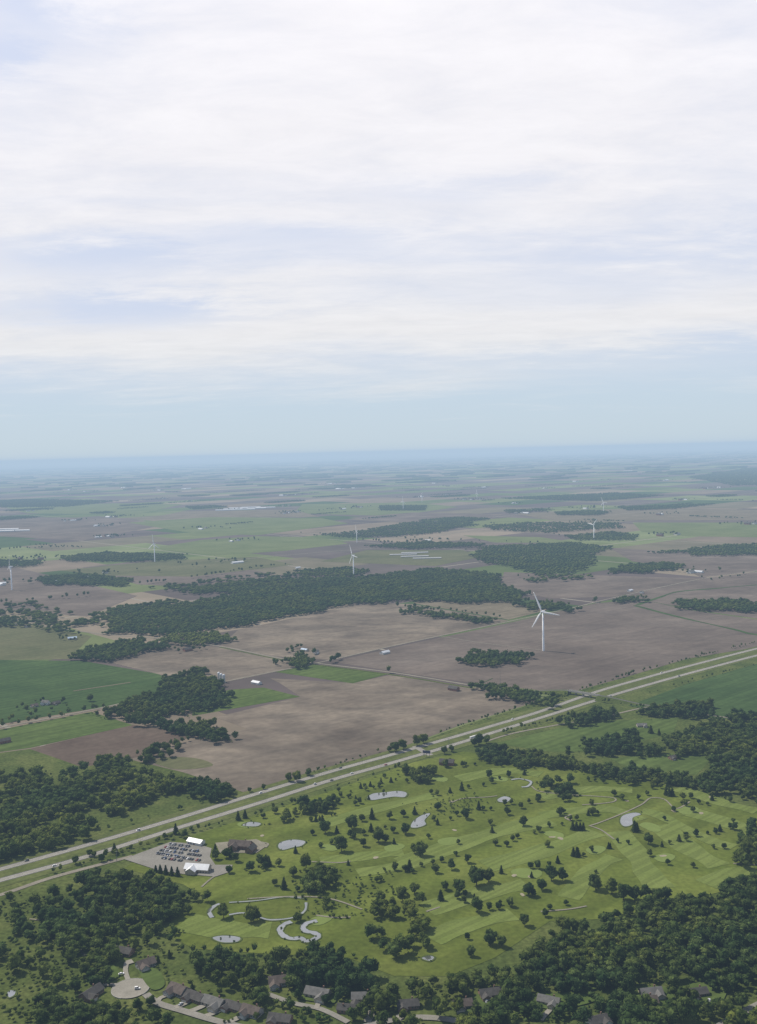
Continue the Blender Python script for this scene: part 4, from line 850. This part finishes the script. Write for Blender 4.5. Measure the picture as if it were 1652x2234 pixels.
CMd=[trimesh('crown',*c,mLeafD) for c in HI]; CMm=[trimesh('crown',*c,mLeaf) for c in HI]; CMl=[trimesh('crown',*c,mLeafL) for c in HI[:2]]; CMc=[trimesh('crown',*c,mCon) for c in CHI]
for x,y,r,h,k in ind:
    if k=='c': nm='spruce_tree';me=random.choice(CMc);lab='dark conical spruce tree on mown grass';g='trees on the golf course'
    else:
        nm='deciduous_tree'; me=random.choice(CMd+CMd+CMm+(CMl if random.random()<.3 else []))
        lab='leafy round crowned tree standing on grass' if k=='d' else 'leafy tree at the edge of dense wood'; g='trees on the golf course' if k=='d' else 'trees in the near woods'
    e=obj(nm,None,loc=(x,y,.2),rz=random.uniform(0,6.28),label=lab,category='tree',group=g); e.scale=(r,r,h)
    obj('trunk',random.choice(TM),e); obj('crown',me,e)

# ---------------- haze box, its glow standing in for scattered light, and world
m=bpy.data.materials.new('glow_haze'); m.use_nodes=True; nt=m.node_tree; nt.nodes.clear()
SIG=6.0e-5; sc=np.array([.84,.93,1.0]); Linf=np.array([.44,.575,.725])
out=N(nt,'ShaderNodeOutputMaterial'); ab=N(nt,'ShaderNodeVolumeAbsorption'); ab.inputs['Color'].default_value=(*(1-sc),1); ab.inputs['Density'].default_value=SIG
em=N(nt,'ShaderNodeEmission'); E=Linf*sc; em.inputs[0].default_value=(*E,1); em.inputs[1].default_value=SIG
ad=N(nt,'ShaderNodeAddShader'); nt.links.new(ab.outputs[0],ad.inputs[0]); nt.links.new(em.outputs[0],ad.inputs[1]); nt.links.new(ad.outputs[0],out.inputs['Volume'])
v,f=box(0,0,(460-20)/2,330000,330000,480)
struct('sky',mesh('sky',v,f,m),'pale blue haze box with scattered daylight put in as glow','sky')  # added glowing haze box; the sky itself comes from the world shader

SUN_AZ=-58; SUN_EL=52
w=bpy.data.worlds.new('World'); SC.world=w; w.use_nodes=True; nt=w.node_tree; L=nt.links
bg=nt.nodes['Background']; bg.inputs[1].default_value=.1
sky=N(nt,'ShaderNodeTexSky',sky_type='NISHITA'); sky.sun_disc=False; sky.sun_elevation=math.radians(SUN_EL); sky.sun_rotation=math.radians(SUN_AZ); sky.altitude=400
tc=N(nt,'ShaderNodeTexCoord'); sx=N(nt,'ShaderNodeSeparateXYZ'); L.new(tc.outputs['Generated'],sx.inputs[0])
def ma(op,a,b=None,c=None,cl=False):
    n=N(nt,'ShaderNodeMath',operation=op,use_clamp=cl)
    for i,q_ in enumerate((a,b,c)):
        if q_ is None: continue
        if isinstance(q_,(int,float)): n.inputs[i].default_value=q_
        else: L.new(q_,n.inputs[i])
    return n.outputs[0]
zc=ma('MAXIMUM',sx.outputs[2],0.); zz=ma('ADD',zc,.09)
px_=ma('DIVIDE',sx.outputs[0],zz); py_=ma('DIVIDE',sx.outputs[1],zz)
cb=N(nt,'ShaderNodeCombineXYZ'); L.new(px_,cb.inputs[0]); L.new(py_,cb.inputs[1])
mp=N(nt,'ShaderNodeMapping',i={'Location':(5.3,2.4,0),'Rotation':(0,0,math.radians(-14)),'Scale':(.6,1.,1)}); L.new(cb.outputs[0],mp.inputs[0])
n1=N(nt,'ShaderNodeTexNoise',i={'Scale':.8,'Detail':7,'Roughness':.55,'Distortion':.5}); L.new(mp.outputs[0],n1.inputs['Vector'])
n2=N(nt,'ShaderNodeTexNoise',i={'Scale':4.5,'Detail':8,'Roughness':.66,'Distortion':.3}); L.new(mp.outputs[0],n2.inputs['Vector'])
mr=N(nt,'ShaderNodeMapRange'); L.new(sx.outputs[2],mr.inputs[0])
for i,v_ in ((1,.02),(2,.10),(3,-.34),(4,.20)): mr.inputs[i].default_value=v_
n2c=ma('SUBTRACT',n2.outputs[0],.5); n1c=ma('SUBTRACT',n1.outputs[0],.5)
s=ma('ADD',ma('ADD',n1.outputs[0],mr.outputs[0]),ma('MULTIPLY',n2c,.42))
tanaz=ma('DIVIDE',sx.outputs[0],ma('MAXIMUM',sx.outputs[1],.05))
wz=ma('ADD',sx.outputs[2],ma('ADD',ma('MULTIPLY',n2c,.05),ma('MULTIPLY',n1c,.05))); wa=ma('ADD',tanaz,ma('MULTIPLY',n2c,.25))
for a0,z0,sa,sz,amp in ((-.25,.142,.12,.014,.30),(-.30,.190,.10,.018,.26),(-.33,.395,.07,.035,.30),(-.39,.345,.035,.02,.26),(.30,.165,.20,.03,.2),(.30,.085,.22,.018,.18),(.08,.25,.09,.016,.14),(-.05,.21,.12,.012,.12)):
    da=ma('DIVIDE',ma('SUBTRACT',wa,a0),sa); dz=ma('DIVIDE',ma('SUBTRACT',wz,z0),sz)
    ex=ma('EXPONENT',ma('MULTIPLY',ma('ADD',ma('MULTIPLY',da,da),ma('MULTIPLY',dz,dz)),-1.))
    s=ma('SUBTRACT',s,ma('MULTIPLY',ex,amp))
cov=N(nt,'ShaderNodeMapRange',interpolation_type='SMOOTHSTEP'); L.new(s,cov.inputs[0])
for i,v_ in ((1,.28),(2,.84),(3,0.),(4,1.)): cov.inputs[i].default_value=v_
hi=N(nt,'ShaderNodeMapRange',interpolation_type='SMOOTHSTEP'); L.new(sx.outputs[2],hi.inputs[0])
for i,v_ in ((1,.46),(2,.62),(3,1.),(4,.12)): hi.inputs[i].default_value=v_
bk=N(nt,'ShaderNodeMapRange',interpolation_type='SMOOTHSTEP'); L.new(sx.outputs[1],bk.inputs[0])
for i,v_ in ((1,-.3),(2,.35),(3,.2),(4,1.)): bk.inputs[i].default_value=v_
deck=ma('MULTIPLY',hi.outputs[0],bk.outputs[0])  # clouds thinned overhead and behind, out of view, to cut ambient light
veil=ramp(nt,[(0,(.57,.675,.74)),(.05,(.57,.685,.79)),(.12,(.64,.71,.86)),(.45,(.70,.76,.94))]); L.new(sx.outputs[2],veil.inputs[0])
vs=N(nt,'ShaderNodeVectorMath',operation='SCALE'); L.new(veil.outputs[0],vs.inputs[0]); vs.inputs['Scale'].default_value=10
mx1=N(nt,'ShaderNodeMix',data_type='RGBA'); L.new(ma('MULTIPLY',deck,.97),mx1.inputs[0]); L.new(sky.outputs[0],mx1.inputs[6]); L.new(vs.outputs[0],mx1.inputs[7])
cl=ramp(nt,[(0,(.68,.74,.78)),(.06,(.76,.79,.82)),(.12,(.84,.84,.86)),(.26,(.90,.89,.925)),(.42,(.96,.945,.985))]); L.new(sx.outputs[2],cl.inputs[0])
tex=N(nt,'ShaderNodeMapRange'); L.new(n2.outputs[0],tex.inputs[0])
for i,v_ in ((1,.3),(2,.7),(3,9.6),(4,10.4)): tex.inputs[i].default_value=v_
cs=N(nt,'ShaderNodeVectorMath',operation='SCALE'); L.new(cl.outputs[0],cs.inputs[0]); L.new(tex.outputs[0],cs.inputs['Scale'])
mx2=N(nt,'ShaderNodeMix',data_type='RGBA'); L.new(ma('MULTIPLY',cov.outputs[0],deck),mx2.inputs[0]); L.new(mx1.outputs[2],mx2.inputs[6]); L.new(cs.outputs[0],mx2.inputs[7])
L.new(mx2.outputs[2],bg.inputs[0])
# sun
ld=bpy.data.lights.new('sun','SUN'); ld.energy=4.6; ld.angle=math.radians(.5); ld.color=(1,.93,.81)
so=bpy.data.objects.new('sun',ld); COL.objects.link(so)
az=math.radians(SUN_AZ); el=math.radians(SUN_EL); sd=Vector((math.sin(az)*math.cos(el),math.cos(az)*math.cos(el),math.sin(el)))
so.rotation_euler=sd.to_track_quat('Z','Y').to_euler(); so.location=(0,0,600)
# camera
cd=bpy.data.cameras.new('camera'); cam=bpy.data.objects.new('camera',cd); COL.objects.link(cam); SC.camera=cam
cd.sensor_fit='VERTICAL'; cd.angle=2*math.atan(CY/F); cd.clip_end=400000; cd.clip_start=1
Mx=Matrix(((R[0],U[0],-fw[0],0),(R[1],U[1],-fw[1],0),(R[2],U[2],-fw[2],H),(0,0,0,1))); cam.matrix_world=Mx
SC.view_settings.view_transform='Standard'; SC.view_settings.look='None'; SC.view_settings.exposure=0
print('TREES',len(ind),len(allf),len(wl))
